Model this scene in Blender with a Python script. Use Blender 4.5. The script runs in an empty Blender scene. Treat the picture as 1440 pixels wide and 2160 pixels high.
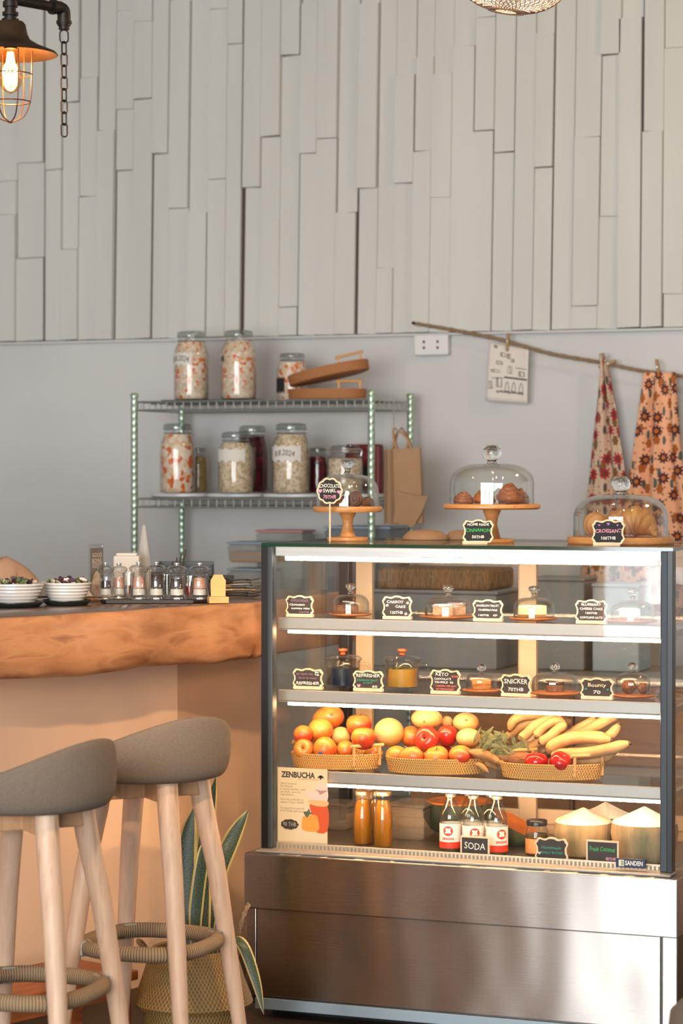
import bpy, bmesh, math, random
from mathutils import Vector, Matrix, Euler
from math import sin, cos, pi, radians, tan, atan2, sqrt
random.seed(7)
SC = bpy.context.scene
COL = SC.collection
V = Vector
# ------------------------------------------------------------------ camera frame
FPX = 5100.0
TH, PT = radians(21.25), radians(0.955)
CAMP = V((0, 0, 1.45))
FW = V((-sin(TH) * cos(PT), cos(TH) * cos(PT), -sin(PT)))
RT = V((cos(TH), sin(TH), 0))
UP = RT.cross(FW)
FH = V((-sin(TH), cos(TH), 0))
def ray(x, y): return FW + RT * ((x - 720) / FPX) + UP * ((1080 - y) / FPX)
def atY(x, y, Y): r = ray(x, y); return CAMP + r * (Y / r.y)
def atZ(x, y, Z): r = ray(x, y); return CAMP + r * ((Z - CAMP.z) / r.z)
def atD(x, y, D): r = ray(x, y); return CAMP + r * (D / r.dot(FH))
def pm(p): return FPX / ((V(p) - CAMP).dot(FW))
def lin(c): return c / 12.92 if c <= 0.04045 else ((c + 0.055) / 1.055) ** 2.4
def C(h):
    h = h.lstrip('#')
    return tuple(lin(int(h[i:i + 2], 16) / 255) for i in (0, 2, 4)) + (1.0,)
# ------------------------------------------------------------------ materials
def newmat(name):
    m = bpy.data.materials.new(name); m.use_nodes = True
    nt = m.node_tree; nt.nodes.clear()
    out = nt.nodes.new('ShaderNodeOutputMaterial')
    return m, nt, out
def nd(nt, t, **kw):
    n = nt.nodes.new(t)
    for k, v in kw.items(): setattr(n, k, v)
    return n
def mapping(nt, scale=(1, 1, 1), rot=(0, 0, 0), coord='Object'):
    tc = nd(nt, 'ShaderNodeTexCoord'); mp = nd(nt, 'ShaderNodeMapping')
    mp.inputs['Scale'].default_value = scale; mp.inputs['Rotation'].default_value = rot
    nt.links.new(tc.outputs[coord], mp.inputs[0]); return mp.outputs[0]
def ramp(nt, fac, stops):
    r = nd(nt, 'ShaderNodeValToRGB'); e = r.color_ramp.elements
    while len(e) < len(stops): e.new(0.5)
    for i, (p, c) in enumerate(stops): e[i].position = p; e[i].color = C(c) if isinstance(c, str) else c
    nt.links.new(fac, r.inputs[0]); return r.outputs[0]
def M(name, col, rough=.5, metal=0, col2=None, ns=8, stretch=(1, 1, 1), lo=.35, hi=.65, bump=0, bs=80, bstretch=None,
      trans=0, emit=None, estr=0, coat=0, detail=4, sss=0, ior=1.45, alpha=1):
    m, nt, out = newmat(name); p = nd(nt, 'ShaderNodeBsdfPrincipled'); L = nt.links.new
    L(p.outputs[0], out.inputs[0])
    p.inputs['Base Color'].default_value = C(col); p.inputs['Roughness'].default_value = rough
    p.inputs['Metallic'].default_value = metal; p.inputs['IOR'].default_value = ior
    p.inputs['Transmission Weight'].default_value = trans; p.inputs['Coat Weight'].default_value = coat
    p.inputs['Alpha'].default_value = alpha
    if sss: p.inputs['Subsurface Weight'].default_value = sss; p.inputs['Subsurface Scale'].default_value = .02
    if emit: p.inputs['Emission Color'].default_value = C(emit); p.inputs['Emission Strength'].default_value = estr
    if col2:
        v = mapping(nt, stretch); n = nd(nt, 'ShaderNodeTexNoise'); n.inputs['Scale'].default_value = ns
        n.inputs['Detail'].default_value = detail; L(v, n.inputs['Vector'])
        L(ramp(nt, n.outputs[0], [(lo, col), (hi, col2)]), p.inputs['Base Color'])
    if bump:
        v = mapping(nt, bstretch or stretch); n = nd(nt, 'ShaderNodeTexNoise'); n.inputs['Scale'].default_value = bs
        L(v, n.inputs['Vector']); b = nd(nt, 'ShaderNodeBump'); b.inputs['Strength'].default_value = bump
        b.inputs['Distance'].default_value = .01
        L(n.outputs[0], b.inputs['Height']); L(b.outputs[0], p.inputs['Normal'])
    return m
def thin_glass(name, tint='#f7faf8', base=.045, strength=1.0, rough=0.0, haze=None, power=4.0):
    m, nt, out = newmat(name); L = nt.links.new
    lw = nd(nt, 'ShaderNodeLayerWeight'); lw.inputs['Blend'].default_value = .5
    pw = nd(nt, 'ShaderNodeMath', operation='POWER'); pw.inputs[1].default_value = power
    L(lw.outputs['Facing'], pw.inputs[0])
    ma = nd(nt, 'ShaderNodeMath', operation='MULTIPLY_ADD', use_clamp=True)
    ma.inputs[1].default_value = .85 * strength; ma.inputs[2].default_value = base * strength
    L(pw.outputs[0], ma.inputs[0])
    t = nd(nt, 'ShaderNodeBsdfTransparent'); t.inputs[0].default_value = C(tint)
    g = nd(nt, 'ShaderNodeBsdfGlossy'); g.inputs['Roughness'].default_value = rough
    mx = nd(nt, 'ShaderNodeMixShader'); L(ma.outputs[0], mx.inputs[0]); L(t.outputs[0], mx.inputs[1]); L(g.outputs[0], mx.inputs[2])
    sh = mx.outputs[0]
    if haze:
        d = nd(nt, 'ShaderNodeBsdfDiffuse'); d.inputs[0].default_value = C(haze[0])
        m2 = nd(nt, 'ShaderNodeMixShader'); m2.inputs[0].default_value = haze[1]
        L(sh, m2.inputs[1]); L(d.outputs[0], m2.inputs[2]); sh = m2.outputs[0]
    L(sh, out.inputs[0]); return m
def wood(name, c1, c2, c3=None, scale=(1, 12, 12), rough=.45, ns=3.0, bump=.08, coat=0):
    m, nt, out = newmat(name); L = nt.links.new; p = nd(nt, 'ShaderNodeBsdfPrincipled'); L(p.outputs[0], out.inputs[0])
    v = mapping(nt, scale); n = nd(nt, 'ShaderNodeTexNoise'); n.inputs['Scale'].default_value = ns; n.inputs['Detail'].default_value = 6
    n.inputs['Distortion'].default_value = .6; L(v, n.inputs['Vector'])
    st = [(.28, c1), (.55, c2)] + ([(.75, c3)] if c3 else [])
    L(ramp(nt, n.outputs[0], st), p.inputs['Base Color']); p.inputs['Roughness'].default_value = rough; p.inputs['Coat Weight'].default_value = coat
    b = nd(nt, 'ShaderNodeBump'); b.inputs['Strength'].default_value = bump; b.inputs['Distance'].default_value = .004
    L(n.outputs[0], b.inputs['Height']); L(b.outputs[0], p.inputs['Normal']); return m
def steel(name, col='#a8a39c', rough=.42, warp=.25, brush=.05, aniso=.95):
    m, nt, out = newmat(name); L = nt.links.new; p = nd(nt, 'ShaderNodeBsdfPrincipled'); L(p.outputs[0], out.inputs[0])
    p.inputs['Base Color'].default_value = C(col); p.inputs['Metallic'].default_value = 1.0; p.inputs['Roughness'].default_value = rough
    p.inputs['Anisotropic'].default_value = aniso
    t = nd(nt, 'ShaderNodeCombineXYZ'); t.inputs[2].default_value = 1.0; L(t.outputs[0], p.inputs['Tangent'])   # brushed sideways, so highlights smear up and down
    a = nd(nt, 'ShaderNodeTexNoise'); a.inputs['Scale'].default_value = 2.6; a.inputs['Detail'].default_value = 1
    L(mapping(nt, (1.8, 1, .9)), a.inputs['Vector'])
    b1 = nd(nt, 'ShaderNodeBump'); b1.inputs['Strength'].default_value = warp; b1.inputs['Distance'].default_value = .05; L(a.outputs[0], b1.inputs['Height'])
    c = nd(nt, 'ShaderNodeTexNoise'); c.inputs['Scale'].default_value = 60; c.inputs['Detail'].default_value = 3
    L(mapping(nt, (.12, 1, 14)), c.inputs['Vector'])
    L(b1.outputs[0], p.inputs['Normal'])
    r = nd(nt, 'ShaderNodeMapRange'); r.inputs['To Min'].default_value = rough * .9; r.inputs['To Max'].default_value = rough * 1.12
    L(c.outputs[0], r.inputs[0]); L(r.outputs[0], p.inputs['Roughness'])
    return m
def wicker(name, c1, c2, dark, rows=150, cols=90):
    m, nt, out = newmat(name); L = nt.links.new; p = nd(nt, 'ShaderNodeBsdfPrincipled'); L(p.outputs[0], out.inputs[0])
    p.inputs['Roughness'].default_value = .55
    tc = nd(nt, 'ShaderNodeTexCoord'); sx = nd(nt, 'ShaderNodeSeparateXYZ'); L(tc.outputs['Object'], sx.inputs[0])
    at = nd(nt, 'ShaderNodeMath', operation='ARCTAN2'); L(sx.outputs[1], at.inputs[0]); L(sx.outputs[0], at.inputs[1])
    ml = nd(nt, 'ShaderNodeMath', operation='MULTIPLY'); ml.inputs[1].default_value = cols; L(at.outputs[0], ml.inputs[0])
    mz = nd(nt, 'ShaderNodeMath', operation='MULTIPLY'); mz.inputs[1].default_value = rows * pi; L(sx.outputs[2], mz.inputs[0])
    s1 = nd(nt, 'ShaderNodeMath', operation='SINE'); s2 = nd(nt, 'ShaderNodeMath', operation='SINE')
    L(ml.outputs[0], s1.inputs[0]); L(mz.outputs[0], s2.inputs[0])
    pr = nd(nt, 'ShaderNodeMath', operation='MULTIPLY'); L(s1.outputs[0], pr.inputs[0]); L(s2.outputs[0], pr.inputs[1])
    ad = nd(nt, 'ShaderNodeMath', operation='MULTIPLY_ADD'); ad.inputs[1].default_value = .5; ad.inputs[2].default_value = .5; L(pr.outputs[0], ad.inputs[0])
    L(ramp(nt, ad.outputs[0], [(.08, dark), (.35, c1), (.8, c2)]), p.inputs['Base Color'])
    b = nd(nt, 'ShaderNodeBump'); b.inputs['Strength'].default_value = .6; b.inputs['Distance'].default_value = .003
    L(ad.outputs[0], b.inputs['Height']); L(b.outputs[0], p.inputs['Normal']); return m
def cells(name, stops, scale=60, rough=.4, bump=.3, trans=0, feature='F1', rnd=True, sm=(1, 1, 1)):
    """contents of jars: chopped pieces; colour drawn per cell"""
    m, nt, out = newmat(name); L = nt.links.new; p = nd(nt, 'ShaderNodeBsdfPrincipled'); L(p.outputs[0], out.inputs[0])
    v = nd(nt, 'ShaderNodeTexVoronoi'); v.inputs['Scale'].default_value = scale; L(mapping(nt, sm), v.inputs['Vector'])
    sp = nd(nt, 'ShaderNodeSeparateColor'); L(v.outputs['Color'], sp.inputs[0])
    r = nd(nt, 'ShaderNodeValToRGB'); r.color_ramp.interpolation = 'CONSTANT'; e = r.color_ramp.elements
    while len(e) < len(stops): e.new(.5)
    for i, (q, c) in enumerate(stops): e[i].position = q; e[i].color = C(c)
    L(sp.outputs[0], r.inputs[0]); L(r.outputs[0], p.inputs['Base Color']); p.inputs['Roughness'].default_value = rough
    b = nd(nt, 'ShaderNodeBump'); b.inputs['Strength'].default_value = bump; b.inputs['Distance'].default_value = .004; b.invert = True
    L(v.outputs['Distance'], b.inputs['Height']); L(b.outputs[0], p.inputs['Normal']); return m
def floral(name, bg, petal, core, leaf, leaf2):
    m, nt, out = newmat(name); L = nt.links.new; p = nd(nt, 'ShaderNodeBsdfPrincipled'); L(p.outputs[0], out.inputs[0])
    p.inputs['Roughness'].default_value = .85
    tc = nd(nt, 'ShaderNodeTexCoord')
    def layer(scale, stretch, rad, lobes, amp, off):
        mp = nd(nt, 'ShaderNodeMapping'); mp.inputs['Scale'].default_value = (stretch[0], stretch[1], 1); mp.inputs['Location'].default_value = off
        L(tc.outputs['UV'], mp.inputs[0])
        v = nd(nt, 'ShaderNodeTexVoronoi'); v.voronoi_dimensions = '2D'; v.inputs['Scale'].default_value = scale; v.inputs['Randomness'].default_value = .7
        L(mp.outputs[0], v.inputs['Vector'])
        sb = nd(nt, 'ShaderNodeVectorMath', operation='SUBTRACT'); L(mp.outputs[0], sb.inputs[0]); L(v.outputs['Position'], sb.inputs[1])
        sx = nd(nt, 'ShaderNodeSeparateXYZ'); L(sb.outputs[0], sx.inputs[0])
        at = nd(nt, 'ShaderNodeMath', operation='ARCTAN2'); L(sx.outputs[1], at.inputs[0]); L(sx.outputs[0], at.inputs[1])
        ml = nd(nt, 'ShaderNodeMath', operation='MULTIPLY'); ml.inputs[1].default_value = lobes; L(at.outputs[0], ml.inputs[0])
        cs = nd(nt, 'ShaderNodeMath', operation='COSINE'); L(ml.outputs[0], cs.inputs[0])
        ma = nd(nt, 'ShaderNodeMath', operation='MULTIPLY_ADD'); ma.inputs[1].default_value = amp; ma.inputs[2].default_value = rad; L(cs.outputs[0], ma.inputs[0])
        lt = nd(nt, 'ShaderNodeMath', operation='LESS_THAN'); L(v.outputs['Distance'], lt.inputs[0]); L(ma.outputs[0], lt.inputs[1])
        c = nd(nt, 'ShaderNodeMath', operation='LESS_THAN'); L(v.outputs['Distance'], c.inputs[0]); c.inputs[1].default_value = rad * .42
        return lt.outputs[0], c.outputs[0], v.outputs['Color']
    def mixc(fac, a, b):
        x = nd(nt, 'ShaderNodeMix', data_type='RGBA'); L(fac, x.inputs[0])
        if isinstance(a, str): x.inputs[6].default_value = C(a)
        else: L(a, x.inputs[6])
        if isinstance(b, str): x.inputs[7].default_value = C(b)
        else: L(b, x.inputs[7])
        return x.outputs[2]
    n = nd(nt, 'ShaderNodeTexNoise'); n.inputs['Scale'].default_value = 40; L(tc.outputs['UV'], n.inputs[0])
    col = ramp(nt, n.outputs[0], [(.4, bg), (.75, bg)])
    f3, _, _ = layer(26, (1, .42), .17, 1, .05, (.3, .7, 0)); col = mixc(f3, col, leaf2)
    f4, _, _ = layer(34, (1, 1), .11, 5, .05, (.13, .4, 0)); col = mixc(f4, col, petal)
    f1, c1, _ = layer(17, (1, .72), .21, 6, .03, (.55, .21, 0)); col = mixc(f1, col, leaf)
    f2, c2, _ = layer(13, (1, 1), .245, 9, .055, (.1, .9, 0)); col = mixc(f2, col, petal); col = mixc(c2, col, core)
    L(col, p.inputs['Base Color']); return m
# ------------------------------------------------------------------ geometry helpers
def obj(name, bm, mat, parent=None, smooth=True, loc=None, rot=None, ang=.7, sub=0):
    me = bpy.data.meshes.new(name)
    bmesh.ops.recalc_face_normals(bm, faces=bm.faces[:])
    bm.to_mesh(me); bm.free()
    o = bpy.data.objects.new(name, me); COL.objects.link(o)
    for mt in (mat if isinstance(mat, (list, tuple)) else [mat]): me.materials.append(mt)
    if smooth:
        me.polygons.foreach_set('use_smooth', [True] * len(me.polygons))
        if ang: me.set_sharp_from_angle(angle=ang)
    if parent: o.parent = parent
    if loc is not None: o.location = loc
    if rot is not None: o.rotation_euler = rot
    if sub:
        s = o.modifiers.new('s', 'SUBSURF'); s.levels = sub; s.render_levels = sub
    return o
def tag(o, label, cat, group=None, kind=None):
    o['label'] = label; o['category'] = cat
    if group: o['group'] = group
    if kind: o['kind'] = kind
    return o
def thing(name, label, cat, loc=(0, 0, 0), rz=0, group=None, rot=None):
    o = bpy.data.objects.new(name, None); COL.objects.link(o); o.empty_display_size = .05
    o.location = loc; o.rotation_euler = rot if rot else (0, 0, rz)
    return tag(o, label, cat, group)
def struct(o):
    o['kind'] = 'structure'; return o
def dup(root, loc, rz=None, label=None, group=None):
    r = root.copy(); COL.objects.link(r); r.location = loc
    if rz is not None: r.rotation_euler = (0, 0, rz)
    if label: r['label'] = label
    if group: r['group'] = group
    for ch in list(root.children):
        c = ch.copy(); COL.objects.link(c); c.parent = r
        for g in list(ch.children):
            d = g.copy(); COL.objects.link(d); d.parent = c
    return r
def BM(): return bmesh.new()
def merge(bm, b2, mtx=None, mi=0):
    if mtx is not None: bmesh.ops.transform(b2, matrix=mtx, verts=b2.verts[:])
    for f in b2.faces: f.material_index = mi
    me = bpy.data.meshes.new('t'); b2.to_mesh(me); b2.free(); bm.from_mesh(me); bpy.data.meshes.remove(me)
    return bm
def box(bm, c, s, bev=0, rz=0, rot=None, mi=0, seg=2):
    b = bmesh.new(); bmesh.ops.create_cube(b, size=1)
    bmesh.ops.scale(b, vec=s, verts=b.verts[:])
    if bev: bmesh.ops.bevel(b, geom=b.edges[:], offset=min(bev, min(s) * .49), segments=seg, affect='EDGES', profile=.5)
    r = rot.to_matrix().to_4x4() if isinstance(rot, Euler) else (Matrix(rot).to_4x4() if rot is not None else Matrix.Rotation(rz, 4, 'Z'))
    return merge(bm, b, Matrix.Translation(c) @ r, mi)
def b3(bm, x0, x1, y0, y1, z0, z1, bev=0, mi=0):
    return box(bm, ((x0 + x1) / 2, (y0 + y1) / 2, (z0 + z1) / 2), (abs(x1 - x0), abs(y1 - y0), abs(z1 - z0)), bev, mi=mi)
def lathe(bm, prof, seg=32, c=(0, 0, 0), sx=1, sy=1, mtx=None, mi=0, wob=None):
    b = bmesh.new(); rings = []
    for k, (r, z) in enumerate(prof):
        if r < 1e-6: rings.append([b.verts.new((0, 0, z))])
        else:
            rg = []
            for i in range(seg):
                a = 2 * pi * i / seg; rr = r * (wob(a, z) if wob else 1)
                rg.append(b.verts.new((rr * cos(a) * sx, rr * sin(a) * sy, z)))
            rings.append(rg)
    for A, B in zip(rings, rings[1:]):
        if len(A) == 1 and len(B) == 1: continue
        for i in range(seg):
            j = (i + 1) % seg
            try:
                if len(A) == 1: b.faces.new((A[0], B[i], B[j]))
                elif len(B) == 1: b.faces.new((A[i], A[j], B[0]))
                else: b.faces.new((A[i], A[j], B[j], B[i]))
            except ValueError: pass
    return merge(bm, b, (mtx if mtx is not None else Matrix.Translation(c)), mi)
def tube(bm, pts, r, seg=8, closed=False, mi=0, flat=None):
    pts = [V(p) for p in pts]; n = len(pts)
    rs = r if isinstance(r, (list, tuple)) else [r] * n
    b = bmesh.new(); rings = []; prev = None
    for i, p in enumerate(pts):
        if closed: t = pts[(i + 1) % n] - pts[i - 1]
        else: t = pts[min(i + 1, n - 1)] - pts[max(i - 1, 0)]
        t.normalize()
        if prev is None:
            a = V((0, 0, 1)) if abs(t.z) < .9 else V((1, 0, 0)); u = t.cross(a).normalized()
        else: u = (prev - t * prev.dot(t)).normalized()
        prev = u; w = t.cross(u)
        rg = []
        for k in range(seg):
            an = 2 * pi * k / seg
            rg.append(b.verts.new(p + (u * cos(an) * (flat or 1) + w * sin(an)) * rs[i]))
        rings.append(rg)
    for i in range(n if closed else n - 1):
        A, B = rings[i], rings[(i + 1) % n]
        off = 0
        if closed and i == n - 1:
            off = min(range(seg), key=lambda q: (A[0].co - B[q].co).length)
        for k in range(seg):
            try: b.faces.new((A[k], A[(k + 1) % seg], B[(k + 1 + off) % seg], B[(k + off) % seg]))
            except ValueError: pass
    if not closed:
        try: b.faces.new(rings[0][::-1]); b.faces.new(rings[-1])
        except ValueError: pass
    return merge(bm, b, None, mi)
def bez(P, n=16):
    """Catmull-Rom through control points"""
    P = [V(p) for p in P]; Q = [P[0] * 2 - P[1]] + P + [P[-1] * 2 - P[-2]]; out = []
    for i in range(len(P) - 1):
        p0, p1, p2, p3 = Q[i:i + 4]
        for k in range(n):
            t = k / n
            out.append(.5 * ((2 * p1) + (p2 - p0) * t + (2 * p0 - 5 * p1 + 4 * p2 - p3) * t * t + (3 * p1 - p0 - 3 * p2 + p3) * t ** 3))
    return out + [P[-1]]
def prism(bm, pts, y0, y1, mi=0, plane='XZ', bev=0):
    """polygon pts in XZ extruded along Y (or XY along Z)"""
    b = bmesh.new()
    f = (lambda p, d: (p[0], d, p[1])) if plane == 'XZ' else (lambda p, d: (p[0], p[1], d))
    A = [b.verts.new(f(p, y0)) for p in pts]; B = [b.verts.new(f(p, y1)) for p in pts]
    b.faces.new(A); b.faces.new(B[::-1]); n = len(pts)
    for i in range(n): b.faces.new((A[i], B[i], B[(i + 1) % n], A[(i + 1) % n]))
    if bev: bmesh.ops.bevel(b, geom=[e for e in b.edges if abs(e.verts[0].co[1 if plane == 'XZ' else 2] - e.verts[1].co[1 if plane == 'XZ' else 2]) < 1e-6], offset=bev, segments=2, affect='EDGES')
    return merge(bm, b, None, mi)
def ball(bm, c, r, u=20, v=14, rot=None, mi=0):
    b = bmesh.new(); bmesh.ops.create_uvsphere(b, u_segments=u, v_segments=v, radius=1)
    s = r if isinstance(r, (tuple, list)) else (r, r, r)
    m = Matrix.Translation(c) @ (Matrix(rot).to_4x4() if rot is not None else Matrix()) @ Matrix.Diagonal((*s, 1))
    return merge(bm, b, m, mi)
def text_bm(bm, s, size, c, w=None, y=-.0005, align='CENTER', jit=0, mi=0, bold=0):
    """flat lettering in XZ plane facing -Y, centred at c=(x,z)"""
    cu = bpy.data.curves.new('t', 'FONT'); cu.body = s; cu.size = size; cu.align_x = align; cu.align_y = 'CENTER'; cu.resolution_u = 2
    if bold: cu.offset = bold
    o = bpy.data.objects.new('t', cu); COL.objects.link(o)
    me = bpy.data.meshes.new_from_object(o)
    bpy.data.objects.remove(o); bpy.data.curves.remove(cu)
    b = bmesh.new(); b.from_mesh(me); bpy.data.meshes.remove(me)
    if not b.verts: b.free(); return bm
    xs = [v.co.x for v in b.verts]; sc = 1
    if w and max(xs) - min(xs) > 0: sc = w / (max(xs) - min(xs))
    rnd = random.Random(len(s) * 13 + int(size * 1e5))
    for v in b.verts:
        x, z = v.co.x * sc, v.co.y
        if jit: z += jit * size * sin(x / size * 2.2 + len(s)); x += jit * .5 * size * sin(z / size * 3)
        v.co = V((c[0] + x, y, c[1] + z))
    return merge(bm, b, None, mi)
def heart(bm, cx, cz, s, y=-.0006):
    pts = []
    for i in range(24):
        t = 2 * pi * i / 24
        pts.append((cx + s * 16 * sin(t) ** 3 / 17, cz + s * (13 * cos(t) - 5 * cos(2 * t) - 2 * cos(3 * t) - cos(4 * t)) / 17))
    b = bmesh.new(); b.faces.new([b.verts.new((p[0], y, p[1])) for p in pts]); return merge(bm, b)
def smooth_poly(pts, n=4):
    P = [V((p[0], p[1], 0)) for p in pts]; N = len(P); out = []
    for i in range(N):
        p0, p1, p2, p3 = P[i - 1], P[i], P[(i + 1) % N], P[(i + 2) % N]
        for k in range(n):
            t = k / n
            q = .5 * ((2 * p1) + (p2 - p0) * t + (2 * p0 - 5 * p1 + 4 * p2 - p3) * t * t + (3 * p1 - p0 - 3 * p2 + p3) * t ** 3)
            out.append((q.x, q.y))
    return out
# ------------------------------------------------------------------ palette
m_wall = M('wall_plaster', '#cecdca', .85, col2='#c5c4c1', ns=1.5, bump=.05, bs=30)
m_plank = M('white_painted_board', '#d1d0c8', .7, col2='#c7c6be', ns=1.2, stretch=(3, 3, .4), bump=.12, bs=14, bstretch=(4, 4, .5))
m_gap = M('dark_gap', '#4a4038', .9)
m_floor = M('dark_floor', '#3a2d25', .5, col2='#2a211b', ns=3)
m_ceil = M('ceiling_paint', '#b9b2a6', .9)
m_brownwall = M('brown_wall', '#8a7360', .7, col2='#78624f', ns=2)
m_post = M('orange_wood_post', '#d38a48', .5, col2='#bd7535', ns=3, stretch=(6, 6, .6))
m_cream = M('cream_plaster', '#e8c3a3', .85, col2='#e0b997', ns=1.1, bump=.06, bs=12)
m_steel = steel('brushed_steel', '#bdb8b2', .28, .085, .06, 1.0)
m_steel_side = steel('steel_side', '#77716b', .4, .05, .05)
m_alu = M('aluminium', '#a39e98', .45, .55)
m_mirror = M('bright_trim', '#cfd2d4', .3, .5)
m_anod = M('blue_grey_anodised', '#3a4147', .5, .15)
m_black = M('black_plastic', '#15171a', .3)
m_glass = thin_glass('clear_glass_pane', '#fdfefd', .022, .8)
m_dome = thin_glass('clear_glass_dome', '#fcfdfc', .04, 1.0, power=2.6)
m_jar = thin_glass('jar_glass', '#fbfcfb', .04, 1.0, power=2.6)
m_knob = M('solid_glass', '#f4f7f6', .0, trans=1, ior=1.45)
m_edge = M('green_glass_edge', '#0d3b31', .1, coat=.5)
m_led = M('led_tube', '#fff3e2', .4, emit='#ffc690', estr=100)
m_led_top = M('led_strip_lit', '#fff7f2', .4, emit='#ffe6d2', estr=55)
m_chrome = M('chrome_wire', '#b9bebb', .35, .75)
m_post_green = M('green_tinted_chrome', '#b3cbb8', .3, .8)
m_beech = wood('beech', '#c98f56', '#d9a468', '#c58850', (2, 2, 14), .45, 4)
m_stand = wood('stand_wood', '#c07f45', '#d29456', '#b8763c', (1.5, 9, 9), .4, 5)
m_ash = wood('ash_leg', '#c4a186', '#d2b298', '#b79376', (14, 14, 1.0), .5, 4)
m_ash_dark = wood('ash_frame', '#b08660', '#c0966f', '#a27a55', (14, 14, 2), .5, 4)
m_slab = wood('slab_edge', '#96613c', '#b37e55', '#7d4a2b', (1.6, 1.6, 6), .45, 4.0, .12)
m_slabtop = wood('slab_top', '#4d372a', '#5d4433', '#3f2c21', (6, 1.2, 6), .25, 2.5, .03)
m_fabric = M('grey_woven_fabric', '#7c6f63', .92, col2='#695d52', ns=420, stretch=(1, 1, 1), lo=.3, hi=.7, bump=.3, bs=400)
m_rope = M('jute_rope', '#9d8468', .9, col2='#7f684e', ns=140, lo=.3, hi=.7, bump=.5, bs=300)
m_wick = wicker('rattan_weave', '#c98d45', '#e0ab62', '#84511f', 140, 100)
m_wick2 = wicker('brown_rattan_weave', '#a5683a', '#bd7f4b', '#6b3e1f', 160, 70)
m_sea = wicker('seagrass_weave', '#7d6033', '#93743f', '#594320', 120, 84)
m_kraft = M('kraft_paper', '#a98564', .8, col2='#9f7b5a', ns=6)
m_kraft2 = M('kraft_paper_darker', '#8a6a4b', .85)  # darker kraft tone for the gusset strips and some menus
m_chalk_hazed = M('chalkboard', '#443a35', .8, col2='#3b3330', ns=20)  # board tone lifted to include the haze of the case glass
m_chalk_blk = M('black_chalkboard', '#232323', .75)
m_frame = wood('sign_frame', '#e0bd93', '#ecd0aa', None, (8, 8, 8), .6, 4)
m_white = M('chalk_white', '#e8e2d8', .8)
m_pink = M('chalk_pink', '#e89ab0', .8)
m_purple = M('chalk_purple', '#b06ac0', .8)
m_violet = M('chalk_faded_purple', '#8d6a80', .8)
m_green = M('chalk_green', '#3fae5a', .8)
m_teal = M('chalk_teal', '#3a8a7a', .8)
m_red = M('chalk_red', '#d8705f', .8)
m_ceramic = M('white_ceramic', '#dcd8d2', .25, coat=.3)
m_whiteplastic = M('white_plastic', '#dadad6', .4)
m_darkplate = M('dark_slate_plate', '#2b3330', .35)
m_iron = M('dark_iron_pipe', '#2a2725', .45, .7, col2='#3a332d', ns=20)
m_bronze = M('bronze_shade', '#5b4632', .45, .6, col2='#46362a', ns=10)
m_copperwire = M('copper_wire', '#6b4636', .4, .8)
m_paper = M('white_paper', '#dcd6cc', .9)
m_ink = M('ink', '#6d655e', .9)
m_inkd = M('dark_ink', '#3b3733', .9)
# =================================================================== SETTING
YW = 8.5
bm = BM(); b3(bm, -7, 3.2, -4.2, 8.7, -.1, 0); struct(obj('floor', bm, m_floor, smooth=False))
bm = BM(); b3(bm, -7, 3.2, -4.2, 8.7, 3.9, 4.0); struct(obj('ceiling', bm, m_ceil, smooth=False))
bm = BM(); b3(bm, -7, 3.2, YW, 8.7, 0, 3.9); w_back = struct(obj('wall_back', bm, m_wall, smooth=False))
bm = BM(); b3(bm, -7.1, -7, -4.2, 8.7, 0, 3.9); struct(obj('wall_left', bm, m_wall, smooth=False))
bm = BM(); b3(bm, 3.2, 3.3, -4.2, 8.7, 0, 3.9); struct(obj('wall_right', bm, m_wall, smooth=False))
# wall behind the photographer, with a wide opening to daylight and warm timber posts
WX0, WX1, WZ0, WZ1 = -4.36, 2.2, .25, 3.3
bm = BM()
b3(bm, -7, WX0, -4.2, -4.0, 0, 3.9); b3(bm, WX1, 3.2, -4.2, -4.0, 0, 3.9)
b3(bm, WX0, WX1, -4.2, -4.0, 0, WZ0); b3(bm, WX0, WX1, -4.2, -4.0, WZ1, 3.9)
struct(obj('wall_front', bm, m_brownwall, smooth=False))
bm = BM()
for x in (WX0, -2.2, 0, WX1): b3(bm, x - .05, x + .05, -4.2, -3.98, WZ0, WZ1)
for z in (WZ0, WZ1): b3(bm, WX0, WX1, -4.2, -3.98, z - .05, z + .05)
struct(obj('window_1', bm, m_post, smooth=False))
bm = BM()
for x, w in ((-6.1, .2), (-5.38, .12), (-5.2, .06), (-4.84, .07), (-4.70, .06)): b3(bm, x - w / 2, x + w / 2, -4.0, -3.86, 0, 3.9, .01)
struct(obj('trim_2', bm, m_post, smooth=False))

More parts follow.
